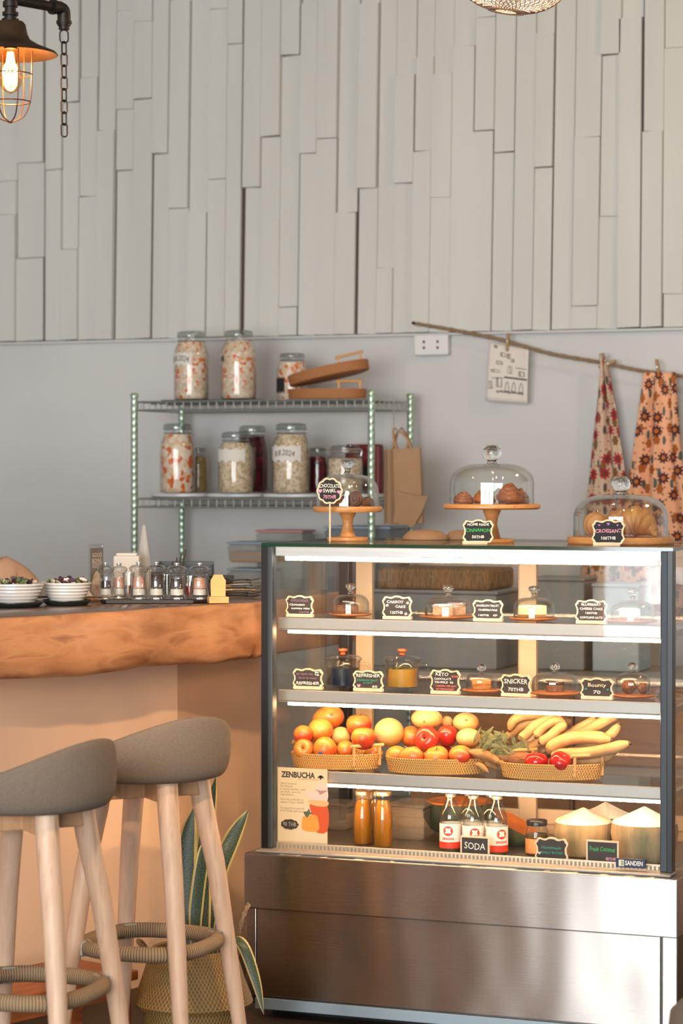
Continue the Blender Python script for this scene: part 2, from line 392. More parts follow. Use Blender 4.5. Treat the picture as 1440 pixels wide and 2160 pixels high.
# ------------------------------------------------ overlapping white boards on the upper back wall
seams = [-80, -40, 0, 40, 97, 136, 172, 210, 247, 285, 325, 360, 402, 443, 483, 515, 555, 595, 635, 672, 715, 757, 800, 835, 877, 915, 957,
         1003, 1045, 1088, 1130, 1168, 1212, 1267, 1310, 1357, 1402, 1445, 1490, 1530]
seams = list(range(-1040, -80, 43)) + seams + list(range(1572, 2700, 43))
joints = [(20, 383), (60, 345), (60, 545), (115, 360), (150, 218), (150, 527), (190, 165), (190, 415), (228, 276), (265, 24), (265, 232), (265, 360), (305, 48), (305, 210),
          (340, 325), (380, 5), (380, 440), (420, 450), (460, 22), (460, 380), (500, 95), (535, 397), (575, 290), (575, -20), (612, 118), (612, 648), (650, 326), (650, 10), (693, 294),
          (735, 450), (778, 10), (778, 398), (818, 565), (855, 160), (855, 388), (895, 122), (895, 320), (935, 157), (935, 418), (980, 100), (1024, 40), (1024, 278), (1066, 323), (1108, -30),
          (1150, 72), (1150, 354), (1190, -40), (1240, 291), (1240, 646), (1290, 117), (1290, 457), (1333, 40), (1380, 278), (1423, 102), (1423, 620), (1465, 300), (0, 455), (-20, 200)] + [(x + 20, 60 + (x * 7919) % 600) for x in list(range(-1040, -80, 43)) + list(range(1572, 2700, 43))]
zb_l, zb_r = atY(0, 720, YW - .02).z, atY(1440, 691, YW - .02).z
ZB = (zb_l + zb_r) / 2
bm = BM(); rnd = random.Random(11)
wide = {97: .011, 515: .007, 757: .007, 1357: .007, 1168: .005, 325: .004}
for a, b in zip(seams, seams[1:]):
    xm = (a + b) / 2
    xa, xb = atY(a, 350, YW).x, atY(b, 350, YW).x
    lean = .009 if 200 < xm < 1300 else .003
    zs = [3.85] + sorted([atY(j[0], j[1], YW).z for j in joints if a <= j[0] < b], reverse=True) + [ZB]
    d0 = rnd.choice((.012, .020, .028))
    for k, (zt, zl) in enumerate(zip(zs, zs[1:])):
        if zt - zl < .03: continue
        d = rnd.choice([q for q in (.012, .020, .028, .036) if q != d0]); d0 = d
        g0 = wide.get(a, rnd.choice((.0008, .0015, .0025))); sh = rnd.uniform(-.006, .006) if k else 0
        zmid = atY(700, 350, YW).z
        f = lambda x, z: x + lean * (z - zmid) / .6
        pts = [(f(xa + g0 + sh, zl), zl + .001), (f(xb + sh * .5, zl), zl + .001 + rnd.uniform(-.003, .003)), (f(xb + sh * .5, zt), zt - .001), (f(xa + g0 + sh, zt), zt - .001 + rnd.uniform(-.003, .003))]
        prism(bm, pts, YW - d, YW + .001, bev=.0015)
obj('board_cladding', bm, m_plank, w_back, smooth=False)
bm = BM(); b3(bm, -7, 3.2, YW - .0095, YW - .0005, ZB - .0, 3.88); obj('cladding_backing', bm, m_gap, w_back, smooth=False)
bm = BM(); b3(bm, -7, 3.2, YW - .026, YW - .0005, ZB - .012, ZB - .002, .002); struct(obj('trim_1', bm, m_wall, smooth=False))

# =================================================================== DISPLAY CASE
XL, XR, YF, YB = -2.54, -1.42, 5.94, 6.54
ZT = atY(525, 1145, YF).z; ZG = atY(525, 1787, YF).z
case = thing('display_case', 'lit glass display case on a brushed steel base, filled with cakes, fruit and drinks', 'display case', ((XL + XR) / 2, (YF + YB) / 2, 0))
CO = V(case.location)
def cb(bm, x0, x1, y0, y1, z0, z1, bev=0, mi=0): return b3(bm, x0 - CO.x, x1 - CO.x, y0 - CO.y, y1 - CO.y, z0, z1, bev, mi)
bm = BM(); cb(bm, XL, XR, YF, YB, ZT - .009, ZT)
tp = obj('glass_top', bm, [m_glass, m_edge], case, smooth=False)
for p in tp.data.polygons: p.material_index = 0 if abs(p.normal.z) > .5 else 1
ZTu = ZT - .009
PW = .032
for nm, x0, y0 in (('left', XL, YF), ('right', XR - PW, YF), ('rl', XL, YB - PW), ('rr', XR - PW, YB - PW)):
    bm = BM()
    front = y0 == YF
    cb(bm, x0 + (.019 if (front and nm == 'left') else 0), x0 + PW - (.013 if (front and nm == 'right') else 0), y0, y0 + PW, ZG, ZTu, .003)
    if front:
        if nm == 'left': cb(bm, x0, x0 + .0205, y0 - .0005, y0 + PW, ZG, ZTu, .001, 1)
        else: cb(bm, x0 + PW - .014, x0 + PW, y0 - .0005, y0 + PW, ZG, ZTu, .001, 1)
    obj('post', bm, [m_anod if front else m_black, m_black], case, smooth=False)
bm = BM(); cb(bm, XL + PW, XR - PW, YF + .006, YF + .012, ZG, ZTu); obj('front_glass', bm, m_glass, case, smooth=False)
for x in (XL + .006, XR - .012):
    bm = BM(); cb(bm, x, x + .006, YF + PW, YB - PW, ZG, ZTu); obj('side_glass', bm, m_glass, case, smooth=False)
bm = BM(); cb(bm, XL + PW, XR - PW, YF + .02, YF + .075, ZTu - .026, ZTu, .002); hd = obj('light_housing', bm, m_mirror, case, smooth=False)
bm = BM(); tube(bm, [(XL + .06 - CO.x, YF + .03 - CO.y, ZTu - .03), (XR - .05 - CO.x, YF + .03 - CO.y, ZTu - .03)], .008, 10); obj('light_strip', bm, m_led_top, hd)
# shelves
YS = 6.02
SZ = [atY(585, 1304, YS).z, atY(585, 1456, YS).z, atY(585, 1624, YS).z]
for z in SZ:
    bm = BM(); cb(bm, XL + .03, XR - .03, YS + .014, YB - .06, z - .008, z - .0005)
    s = obj('shelf', bm, m_glass, case, smooth=False)
    bm = BM(); cb(bm, XL + .014, XR - .012, YS, YS + .014, z - .028, z + .002, .002); cb(bm, XL + .014, XR - .012, YS - .002, YS + .03, z - .031, z - .028, .001)
    obj('shelf_edge', bm, m_alu, s, smooth=False)
    bm = BM(); tube(bm, [(XL + .04 - CO.x, YS + .012 - CO.y, z - .036), (XR - .045 - CO.x, YS + .012 - CO.y, z - .036)], .0042, 8); obj('light_strip', bm, m_led, s)
    for x in (XL + .014, XR - .03):
        bm = BM(); cb(bm, x, x + .016, YS + .014, YB - .03, z - .026, z - .009, .001); obj('bracket', bm, m_alu, s, smooth=False)
# sliding rear doors
m_doorfr = M('cream_door_frame', '#d9b993', .5)
dm = (XL + XR) / 2
for k, (x0, x1, yy) in enumerate(((XL + .06, dm + .04, YB - .05), (dm - .02, XR - .012, YB - .028))):
    bm = BM()
    cb(bm, x0, x0 + .05, yy, yy + .018, ZG + .02, ZTu - .035, .002); cb(bm, x1 - .05, x1, yy, yy + .018, ZG + .02, ZTu - .035, .002)
    cb(bm, x0 + .05, x1 - .05, yy, yy + .018, ZG + .02, ZG + .06, .002); cb(bm, x0 + .05, x1 - .05, yy, yy + .018, ZTu - .062, ZTu - .035, .002)
    d = obj('sliding_door', bm, m_doorfr, case, smooth=False)
    bm = BM(); cb(bm, x0 + .05, x1 - .05, yy + .006, yy + .011, ZG + .06, ZTu - .062); obj('pane', bm, m_glass, d, smooth=False)
for z0, z1_ in ((ZTu - .035, ZTu), (ZG - .01, ZG + .02)):
    bm = BM(); cb(bm, XL + PW, XR - PW, YB - .058, YB, z0, z1_, .002); obj('door_track', bm, m_doorfr, case, smooth=False)
# base
BX0, BX1, BY0, BY1 = -2.566, -1.392, 5.88, 6.56
ZK = atY(490, 1798, BY0).z; ZM = atY(490, 1913, BY0).z; ZL = atY(565, 2119, BY0 + .012).z
bm = BM(); cb(bm, BX0, BX1, BY0, BY1, ZM, ZK, .003); obj('steel_band', bm, [m_steel, m_steel_side], case, smooth=False)
bm = BM(); cb(bm, BX0 + .004, BX1 - .004, BY0 + .02, BY1 - .01, ZL, ZM); obj('base_body', bm, m_steel_side, case, smooth=False)
bm = BM(); cb(bm, BX0 + .035, BX1 - .045, BY0 + .010, BY0 + .021, ZL + .022, ZM - .001, .002); obj('front_panel', bm, m_steel, case, smooth=False)
for x0, x1 in ((BX1 - .041, BX1 - .003), (BX0 + .003, BX0 + .032)):
    bm = BM(); cb(bm, x0, x1, BY0 + .010, BY0 + .021, ZL + .022, ZM - .001, .002); obj('corner_strip', bm, m_steel, case, smooth=False)
bm = BM(); cb(bm, BX0 + .03, BX1 - .003, BY0 + .006, BY0 + .022, ZL - .012, ZL + .018, .002); obj('kick_rail', bm, M('pale_rail', '#9fb0b8', .35, .6), case, smooth=False)
bm = BM(); cb(bm, BX0 + .05, BX1 - .05, BY0 + .08, BY1 - .06, 0.0, ZL); obj('plinth', bm, m_black, case, smooth=False)
bm = BM(); cb(bm, XL - .004, XR + .004, BY0 + .025, YF + .03, ZK, ZG, .003); cb(bm, XL, XR, YF, YB, ZK - .03, ZK - .002); obj('base_ledge', bm, m_alu, case, smooth=False)
ZD = ZK + .003          # deck on which the drinks stand
bm = BM(); cb(bm, XL + .02, XR - .02, YF + .05, YB - .06, ZD - .01, ZD, .001); obj('deck', bm, M('deck_steel', '#8f857a', .3, .85), case, smooth=False)
ZD += .0008
bm = BM(); ZR = ZG + .014
cb(bm, XL + .03, XR - .03, YF + .028, YF + .034, ZD, ZR, .001)
obj('air_grille', bm, M('warm_alu', '#c9b9a4', .4, .7), case, smooth=False)
bm = BM()
n = 96
for k in range(n):
    x = XL + .04 + (XR - XL - .08) * k / (n - 1); cb(bm, x - .0028, x + .0028, YF + .0262, YF + .0281, ZG - .016, ZR - .004)
go = obj('grille_slots', bm, M('slot_shade', '#97846f', .6), case, smooth=False)
# maker's badge
p0, p1 = atY(1299, 1806, YF + .004), atY(1362, 1827, YF + .004)
bm = BM(); cb(bm, p0.x, p1.x, YF - .0005, YF + .006, p1.z - .006, p0.z - .004, .001); bd = obj('badge', bm, M('navy_badge', '#1f2748', .3), case, smooth=False)
zc = (p0.z + p1.z) / 2 - .005
bm = BM(); text_bm(bm, 'SANDEN', .016, ((p0.x + p1.x) / 2 + .009 - CO.x, zc), .046, y=YF - .0012 - CO.y, bold=.0006); obj('badge_lettering', bm, m_paper, bd, smooth=False)
bm = BM(); x = p0.x + .008; cb(bm, x, x + .014, YF - .0012, YF - .0006, zc - .008, zc + .008); o = obj('badge_mark', bm, m_paper, bd, smooth=False)
bm = BM(); cb(bm, x + .006, x + .013, YF - .0016, YF - .0012, zc - .006, zc + .006); obj('badge_stripe', bm, M('olive_mark', '#9aa05a', .5), bd, smooth=False)

# =================================================================== BAR COUNTER
ZBT, ZBB = 1.086, .930
A = V((-3.457, 3.8, 0)); Bc = V((-2.662, 6.15, 0))
dirb = (Bc - A).normalized(); nrm = V((dirb.y, -dirb.x, 0))   # nrm points to the room
bar = thing('bar_counter', 'bar counter with a thick live edge timber slab over a cream plastered base', 'bar counter', (Bc.x - .5, Bc.y - .8, 0))
bo = V(bar.location)
def slab_outline():
    pts = []; N = 70
    for i in range(N + 1):
        t = i / N; p = A.lerp(Bc, t)
        pts.append(p + nrm * (.010 * sin(t * 19) + .006 * sin(t * 47 + 1)))
    for i in range(1, 9):                       # rounded corner turning along the case
        a = i / 8; pts.append(V((Bc.x + .012 * sin(a * pi / 2), Bc.y + .05 * a + .02 * a, 0)))
    for y in (6.4, 6.6, 6.8, 6.95): pts.append(V((Bc.x + .012, y, 0)))
    pts.append(V((Bc.x - .6, 6.95, 0)))
    pts.append(V((Bc.x - .68, 6.3, 0)))
    pts.append(A - nrm * .68)
    return pts
so = slab_outline(); bm = BM(); rings = []
b = bmesh.new(); rnd = random.Random(3)
lv = [(ZBB, -.022), (ZBB + .012, -.006), (ZBB + .05, .004), (ZBB + .10, .006), (ZBT - .02, .0), (ZBT - .005, -.004), (ZBT, -.012)]
cen = sum(so, V((0, 0, 0))) / len(so)
for li, (z, d) in enumerate(lv):
    rg = []
    for i, p in enumerate(so):
        pr, nx = so[i - 1], so[(i + 1) % len(so)]; t = (nx - pr).normalized(); nn = V((t.y, -t.x, 0))
        wz = (.004 * sin(i * .45) + .003 * sin(i * 1.3)) if li < 2 else 0
        rg.append(b.verts.new((p + nn * (d + .004 * sin(i * .8 + z * 30)) - bo) + V((0, 0, z + wz))))
    rings.append(rg)
b.faces.new(rings[0][::-1]); top = b.faces.new(rings[-1]); N = len(so)
for R0, R1 in zip(rings, rings[1:]):
    for i in range(N): b.faces.new((R0[i], R0[(i + 1) % N], R1[(i + 1) % N], R1[i]))
top.material_index = 1
obj('worktop', b, [m_slab, m_slabtop], bar, ang=.9)
bo_pts = [A - nrm * .26, Bc - nrm * .30 + dirb * .02, V((Bc.x - .29, 6.9, 0)), V((Bc.x - .55, 6.9, 0)), A - nrm * .6]
bm = BM(); prism(bm, [(p.x - bo.x, p.y - bo.y) for p in bo_pts], 0, ZBB + .004, plane='XY'); obj('base', bm, m_cream, bar, smooth=False)

# low wooden foot bench along the bar base
p = atZ(292, 2046, .17)
fb = thing('foot_bench', 'low reddish wooden bench on the floor against the cream bar base', 'bench', (p.x, p.y, 0), atan2(dirb.y, dirb.x))
m_redwood = wood('red_brown_wood', '#8a4a24', '#a65d2f', '#75401f', (1.2, 8, 8), .5, 3)
bm = BM(); b3(bm, -1.6, 0, .0, .26, .145, .17, .003); obj('top_board', bm, m_redwood, fb, smooth=False)
for x in (-1.55, -.045):
    for y in (.02, .2):
        bm = BM(); b3(bm, x, x + .04, y, y + .04, 0, .145, .003); obj('leg', bm, m_redwood, fb, smooth=False)
bm = BM(); b3(bm, -1.51, -.045, .025, .05, .1, .145, .002); obj('rail', bm, m_redwood, fb, smooth=False)
# =================================================================== CHALK SIGNS
HALF = [(0, .5), (.10, .485), (.17, .43), (.26, .42), (.36, .46), (.43, .44), (.45, .36), (.5, .30), (.5, .22), (.455, .12), (.455, -.12), (.5, -.22), (.5, -.30), (.45, -.36), (.43, -.44), (.36, -.47), (.2, -.46), (0, -.46)]
def bracket(w, h, s=1.0):
    pts = HALF + [(-x, z) for x, z in HALF[::-1][1:-1]]
    return [(x * w * s, z * h * s) for x, z in smooth_poly(pts, 2)]
def cloudy(w, h, lobes=10, s=1.0):
    out = []
    for i in range(100):
        a = 2 * pi * i / 100; r = .5 * (.90 + .10 * abs(cos(a * lobes / 2)))
        out.append((r * cos(a) * w * s, r * sin(a) * h * s))
    return out
def rectp(w, h, s=1.0):
    return [(-w / 2 * s, -h / 2 * s), (w / 2 * s, -h / 2 * s), (w / 2 * s, h / 2 * s), (-w / 2 * s, h / 2 * s)]
def inset(shape, w, h, d):
    return shape(w - 2 * d, h - 2 * d)
def sign(label, x0, x1, yt, Y, zb, lines, hearts=(), shape=bracket, base=.5, board=None, lean=0.0, yaw=0.0, stick=0, group='chalkboard price signs', bw=None, boff=0):
    xc = (x0 + x1) / 2; p = atY(xc, yt, Y); s = pm(p); W = (x1 - x0) / s / cos(TH - yaw); H = p.z - zb if not stick else stick
    t = thing('price_sign', label, 'sign', (p.x, Y, zb), yaw, group)
    z0 = p.z - zb - H; zc = z0 + H / 2 + (.002 if base else 0)
    rot = (-lean, 0, 0)
    bm = BM(); prism(bm, shape(W, H), .0, .004, bev=.0006)
    fr = obj('frame', bm, m_frame, t, loc=(0, 0, zc), rot=rot, smooth=False)
    bm = BM(); prism(bm, inset(shape, W, H, .0045), -.0005, .002)
    obj('chalkboard', bm, board or m_chalk_hazed, fr, smooth=False)
    bymat = {}
    for txt, m, cz, sz, wd, *rest in lines:
        bm = bymat.setdefault(m, BM()); text_bm(bm, txt, sz * H, ((rest[0] if rest else 0) * W, cz * H), wd * W, y=-.0012, jit=.05, bold=.0002)
    for (hx, hz, hs, m) in hearts:
        bm = bymat.setdefault(m, BM()); heart(bm, hx * W, hz * H, hs * H, -.0012)
    for m, bm in bymat.items(): obj('lettering', bm, m, fr, smooth=False)
    if base:
        bwid = (bw or W * .95)
        bm = BM(); box(bm, (boff, .004, .004), (bwid, .016, .009), .001); obj('wooden_foot', bm, m_frame, t, smooth=False)
    if stick:
        bm = BM(); tube(bm, [(.0, .006, 0), (0, .006, z0 + H * .4)], .0026, 8); obj('stick', bm, m_frame, t)
    return t
SIG = YS + .028
z1, z2, z3 = [z + .0028 for z in SZ]
sign('scalloped chalk sign lettered AVOCADO CHOCOLATE MOUSSE CAKE', 602, 661, 1257, SIG, z1, [('AVOCADO', m_violet, .24, .15, .62), ('Chocolate', m_white, .05, .13, .55, -.08), ('mousse cake', m_white, -.12, .13, .66, .04), ('150THB', m_violet, -.31, .12, .36, .16)])
sign('scalloped chalk sign lettered CARROT CAKE', 806, 868, 1258, SIG, z1, [('CARROT', m_white, .22, .16, .56, -.06), ('CAKE', m_white, .02, .15, .34, .12), ('120THB', m_white, -.24, .17, .42, -.02), ('*', m_white, .0, .3, .1, -.33), ('*', m_white, .12, .3, .1, .36), ('*', m_white, -.36, .3, .1, .3)])
sign('scalloped chalk sign lettered PASSION FRUIT CHEESECAKE', 997, 1060, 1266, SIG, z1, [('PASSION FRUIT', m_white, .2, .13, .74), ('CHEESECAKE', m_white, .0, .12, .62), ('140THB', m_white, -.25, .12, .34, -.14), ('GF', m_white, -.25, .12, .14, .24)])
sign('scalloped chalk sign lettered BLUEBERRY CHEESE CAKE', 1214, 1279, 1266, SIG, z1, [('BLUEBERRY', m_white, .28, .14, .62), ('CHEESE CAKE', m_white, .1, .13, .7), ('150THB', m_white, -.08, .12, .36), ('CONTAINS NUTS', m_white, -.27, .12, .7)])
sign('scalloped chalk sign with a faded purple line above REFRESHER', 617, 681, 1411, SIG, z2, [('BUTTERFLY PEA', m_violet, .2, .12, .55, -.1), ('lime & mint', m_violet, .02, .12, .6), ('60', m_white, .3, .13, .13, .3), ('THB', m_white, .18, .1, .15, .3), ('REFRESHER', m_white, -.24, .2, .76)])
sign('scalloped chalk sign lettered REFRESHER PASSION FRUIT', 744, 808, 1415, SIG, z2, [('REFRESHER', m_white, .23, .22, .78), ('PASSION FRUIT', m_teal, .0, .13, .7), ('& MINT', m_teal, -.13, .12, .3), ('60', m_white, -.3, .17, .17, .22)], [(-.3, -.27, .1, m_pink)])
sign('scalloped chalk sign lettered KETO CHOCOLATE', 907, 970, 1413, SIG, z2, [('KETO', m_white, .28, .2, .42, -.1), ('90THB', m_red, .2, .11, .22, .32), ('CHOCOLATE', m_white, .09, .12, .55, -.08), ('TRUFFLE  90', m_white, -.05, .12, .62, -.04), ('* TURKISH DELIGHT', m_red, -.2, .11, .8), ('W/ PISTACHIO', m_red, -.33, .11, .6)])
sign('scalloped chalk sign with one large white word above 70THB', 1056, 1119, 1423, SIG, z2, [('SNICKER', m_white, .15, .3, .76), ('70THB', m_white, -.22, .22, .5)])
sign('scalloped chalk sign lettered in orange with a plain 70 below', 1225, 1292, 1431, SIG, z2, [('Bounty', m_frame, .14, .24, .55), ('70', m_white, -.2, .22, .22)], [(-.33, -.05, .07, m_teal), (.33, -.05, .07, m_teal)])
# bottom deck signs, standing inside the glass
YD = YF + .052
sign('small plain framed chalk sign lettered SODA', 971, 1031, 1764, YD, ZD, [('SODA', m_white, .05, .42, .72)], shape=rectp, base=None)
sign('scalloped chalk sign with a teal line in front of the amber honey jar', 1129, 1196, 1766, YD, ZD, [('Homemade', m_teal, .1, .16, .6), ('PEANUT BUTTER', m_teal, -.1, .13, .7)], [(-.36, -.12, .07, m_frame)], base=None)
sign('plain framed chalk sign with green lettering in front of the coconuts', 1237, 1303, 1773, YD, ZD, [('Fresh Coconut', m_green, .16, .24, .78), ('80THB', m_pink, -.2, .17, .3, .26)], shape=rectp, base=None)
# on top of the case
ZTOP = ZT + .0005
sign('cloud shaped chalk sign on a thin stick lettered CHOCOLATE SWIRL', 667, 723, 1007, 6.09, ZTOP, [('CHOCOLATE', m_white, .18, .2, .74), ('SWIRL', m_white, .0, .19, .5), ('70THB', m_pink, -.23, .19, .48)], [(-.36, .0, .09, m_pink), (.36, -.04, .09, m_pink)], shape=cloudy, base=None, stick=.073, board=m_chalk_blk, yaw=.25)
sign('leaning scalloped chalk sign with green CINNAMON lettering by the tall cake stand', 976, 1040, 1097, 6.03, ZTOP, [('HOME MADE', m_white, .28, .15, .7), ('CINNAMON', m_green, .04, .2, .78), ('50THB', m_white, -.24, .17, .4)], lean=.15, board=m_chalk_blk, yaw=.2, bw=.066, boff=-.008)
sign('leaning scalloped chalk sign with pink CROISSANT lettering', 1249, 1316, 1097, 6.02, ZTOP, [('CROISSANT', m_pink, .04, .2, .8), ('100THB', m_white, -.24, .17, .44)], [(0, .32, .07, m_purple), (-.28, .27, .05, m_purple), (.28, .27, .05, m_purple)], lean=.12, board=m_chalk_blk, yaw=.12, bw=.07, boff=-.004)

# =================================================================== GLASS DOMES
def dome_profile(R, H, shoulder=.55, t=.0022):
    o = []
    for i in range(15):
        a = i / 14 * pi / 2; o.append((R * (cos(a) ** (.55)), H * shoulder + H * (1 - shoulder) * sin(a) ** 1.0))
    prof = [(R * 1.0, 0), (R * 1.0, H * .25), (R, H * shoulder * .8)] + o
    prof[-1] = (0, H)
    inn = [(max(r - t, 0), z - (t if i > 4 else 0)) for i, (r, z) in enumerate(prof)]
    inn[-1] = (0, H - t); inn[0] = (R - t, 0)
    return prof + inn[::-1] if False else (prof, inn)
def dome(label, xc, w, yt, Y, zb, knob_px, group, shoulder=.5, knob_style='ball'):
    p = atY(xc, yt, Y); s = pm(p); R = w / s / 2; Ht = p.z - zb; kr = knob_px / s / 2
    t = thing('glass_dome', label, 'glass dome', (p.x, Y, zb), 0, group)
    H = Ht - kr * (1.9 if knob_style == 'ball' else 2.1)
    pr, inn = dome_profile(R, H, shoulder); bm = BM(); lathe(bm, pr, 48); lathe(bm, inn, 48)
    lathe(bm, [(R - .0022, 0), (R, 0)], 48)
    obj('shell', bm, m_dome, t)
    bm = BM()
    if knob_style == 'ball':
        lathe(bm, [(0, H), (kr * .55, H + .0005), (kr * .42, H + kr * .2), (kr * .5, H + kr * .35), (kr * .85, H + kr * .6), (kr, H + kr), (kr * .86, H + kr * 1.5), (kr * .5, H + kr * 1.83), (0, H + kr * 1.9)], 24)
    else:
        lathe(bm, [(0, H), (kr * .6, H + .0005), (kr * .35, H + kr * .45), (kr * .55, H + kr * .9), (kr * .98, H + kr * 1.3), (kr, H + kr * 1.65), (kr * .8, H + kr * 1.95), (0, H + kr * 2.1)], 24)
    obj('knob', bm, m_knob, t); return t
m_plate = wood('cloche_plate', '#9c5a2c', '#b56d38', None, (3, 8, 8), .4, 4)
YC = 6.15
def round_plate(label, x0, x1, Y, zb, h=.007, group='wooden boards under the small domes', m=None):
    p = atY((x0 + x1) / 2, 1300, Y); R = (x1 - x0) / pm(V((p.x, Y, zb))) / 2
    bm = BM(); lathe(bm, [(0, 0), (R * .8, 0), (R * .97, h * .35), (R, h * .8), (R * .985, h), (0, h)], 40)
    o = obj('serving_board', bm, m or m_plate, loc=(p.x, Y, zb)); tag(o, label, 'serving board', group); return zb + h
m_bcake = M('brown_cake', '#8a5a3e', .85, col2='#6e442e', ns=60, bump=.5, bs=200)
m_pcake = M('pale_carrot_cake', '#d8ac86', .85, col2='#b98560', ns=50, bump=.5, bs=160)
m_ycake = M('pale_cheesecake', '#ecd3a2', .7, col2='#dfbf86', ns=12, bump=.2, bs=100)
m_wcake = M('cream_cake', '#e9d6cd', .7, col2='#c9a9b0', ns=20)
m_crust = M('biscuit_crust', '#a9713f', .9, bump=.5, bs=200)
m_choc = M('dark_chocolate', '#3c2318', .45, col2='#4d2d1e', ns=20)
m_ocake = M('orange_cake', '#d98a4a', .7, col2='#c37335', ns=30, bump=.4, bs=150)
def wedge(bm, L, Wd, h, z0=0, mi=0, rz=0):
    pts = [(-L / 2, 0), (L / 2, -Wd / 2), (L * .56, 0), (L / 2, Wd / 2)]
    pts = [(x * cos(rz) - y * sin(rz), x * sin(rz) + y * cos(rz)) for x, y in pts]
    return prism(bm, pts, z0, z0 + h, mi, 'XY', .0015)
def cake(label, name, xc, Y, zb, parts, rz, cat='cake', group=None):
    p = atY(xc, 1300, Y); t = thing(name, label, cat, (p.x, Y, zb), rz, group)
    for nm, fn, m in parts:
        bm = BM(); fn(bm); obj(nm, bm, m, t, smooth=False)
    return t
top_domes = [(739, 78, 1230, 693, 784, 22), (945, 99, 1233, 884, 1002, 24), (1126, 87, 1235, 1073, 1176, 24), (1334, 92, 1240, 1276, 1386, 26)]
lab1 = ['small glass dome over the dark brown slice on the top shelf', 'wide glass dome over the pale carrot cake chunks on the top shelf', 'glass dome over the yellow cheesecake on the top shelf', 'glass dome over the cream cake by the corner post on the top shelf']
for i, (xc, w, yt, a, b_, kp) in enumerate(top_domes):
    zt = round_plate(['wooden board under the dark brown slice', 'wooden board under the carrot cake chunks', 'wooden board under the yellow cheesecake', 'wooden board under the cream cake by the corner post'][i], a, b_, YC, z1)
    dome(lab1[i], xc, w, yt, YC, zt, kp, 'glass domes on the case shelves', .45, 'tab')
zt = z1 + .0072
cake('dark brown cake slice under the first dome of the top shelf', 'cake_slice', 741, YC, zt, [('sponge', lambda bm: wedge(bm, .062, .05, .022), m_bcake), ('icing', lambda bm: wedge(bm, .062, .05, .004, .0222), m_choc)], 2.6)
cake('pale carrot cake chunk with nut topping, beside its twin under the wide dome', 'cake_slice', 932, YC - .01, zt, [('sponge', lambda bm: wedge(bm, .05, .045, .026), m_pcake), ('icing', lambda bm: wedge(bm, .05, .045, .005, .0262), m_wcake)], .5)
cake('second pale carrot cake chunk standing behind its twin under the wide dome', 'cake_slice', 963, YC + .015, zt, [('sponge', lambda bm: wedge(bm, .048, .042, .028), m_pcake), ('icing', lambda bm: wedge(bm, .048, .042, .005, .0282), m_wcake)], 3.5)
cake('yellow cheesecake slice on a biscuit crust', 'cheesecake_slice', 1127, YC, zt, [('crust', lambda bm: wedge(bm, .07, .055, .007), m_crust), ('filling', lambda bm: wedge(bm, .07, .055, .026, .0072), m_ycake)], 3.0)
cake('creamy pinkish cake slice under the dome by the corner post', 'cake_slice', 1336, YC, zt, [('crust', lambda bm: wedge(bm, .06, .05, .006), m_crust), ('filling', lambda bm: wedge(bm, .06, .05, .024, .0062), m_wcake)], 2.4)
mid_domes = [(1015, 66, 1400, 975, 1056, 20), (1170, 97, 1397, 1118, 1224, 22), (1334, 74, 1397, 1290, 1382, 22)]
lab2 = ['small glass dome over the orange square on the middle shelf', 'wide glass dome over the dark brown bar on the middle shelf', 'glass dome over the brown ball by the corner post on the middle shelf']
for i, (xc, w, yt, a, b_, kp) in enumerate(mid_domes):
    round_plate(['wooden board under the orange caramel square', 'wooden board under the dark brown bar', 'wooden board under the brown ball by the corner post'][i], a, b_, YC, z2)
    dome(lab2[i], xc, w, yt, YC, z2 + .0072, kp, 'glass domes on the case shelves', .5, 'ball')
zt = z2 + .0072
cake('orange caramel square on a wooden board', 'caramel_square', 1015, YC, zt, [('base_layer', lambda bm: box(bm, (0, 0, .006), (.05, .038, .012), .002), m_crust), ('caramel_layer', lambda bm: box(bm, (0, 0, .0185), (.05, .038, .013), .003), m_ocake)], .4, 'sweet')
cake('dark brown chocolate bar slice under the wide middle shelf dome', 'chocolate_bar', 1170, YC, zt, [('nougat_layer', lambda bm: box(bm, (0, 0, .009), (.04, .034, .018), .002), m_bcake), ('chocolate_layer', lambda bm: box(bm, (0, 0, .0235), (.042, .036, .011), .003), m_choc)], .5, 'sweet')
t = thing('coconut_ball', 'brown chocolate ball beside a smaller one under the last middle shelf dome', 'sweet', (atY(1326, 1300, YC).x, YC, zt))
bm = BM(); ball(bm, (0, 0, .019), .019); obj('coating', bm, m_bcake, t)
t = thing('coconut_ball', 'smaller brown chocolate ball under the last middle shelf dome', 'sweet', (atY(1354, 1300, YC).x, YC + .012, zt))
bm = BM(); ball(bm, (0, 0, .015), .015); obj('coating', bm, m_bcake, t)

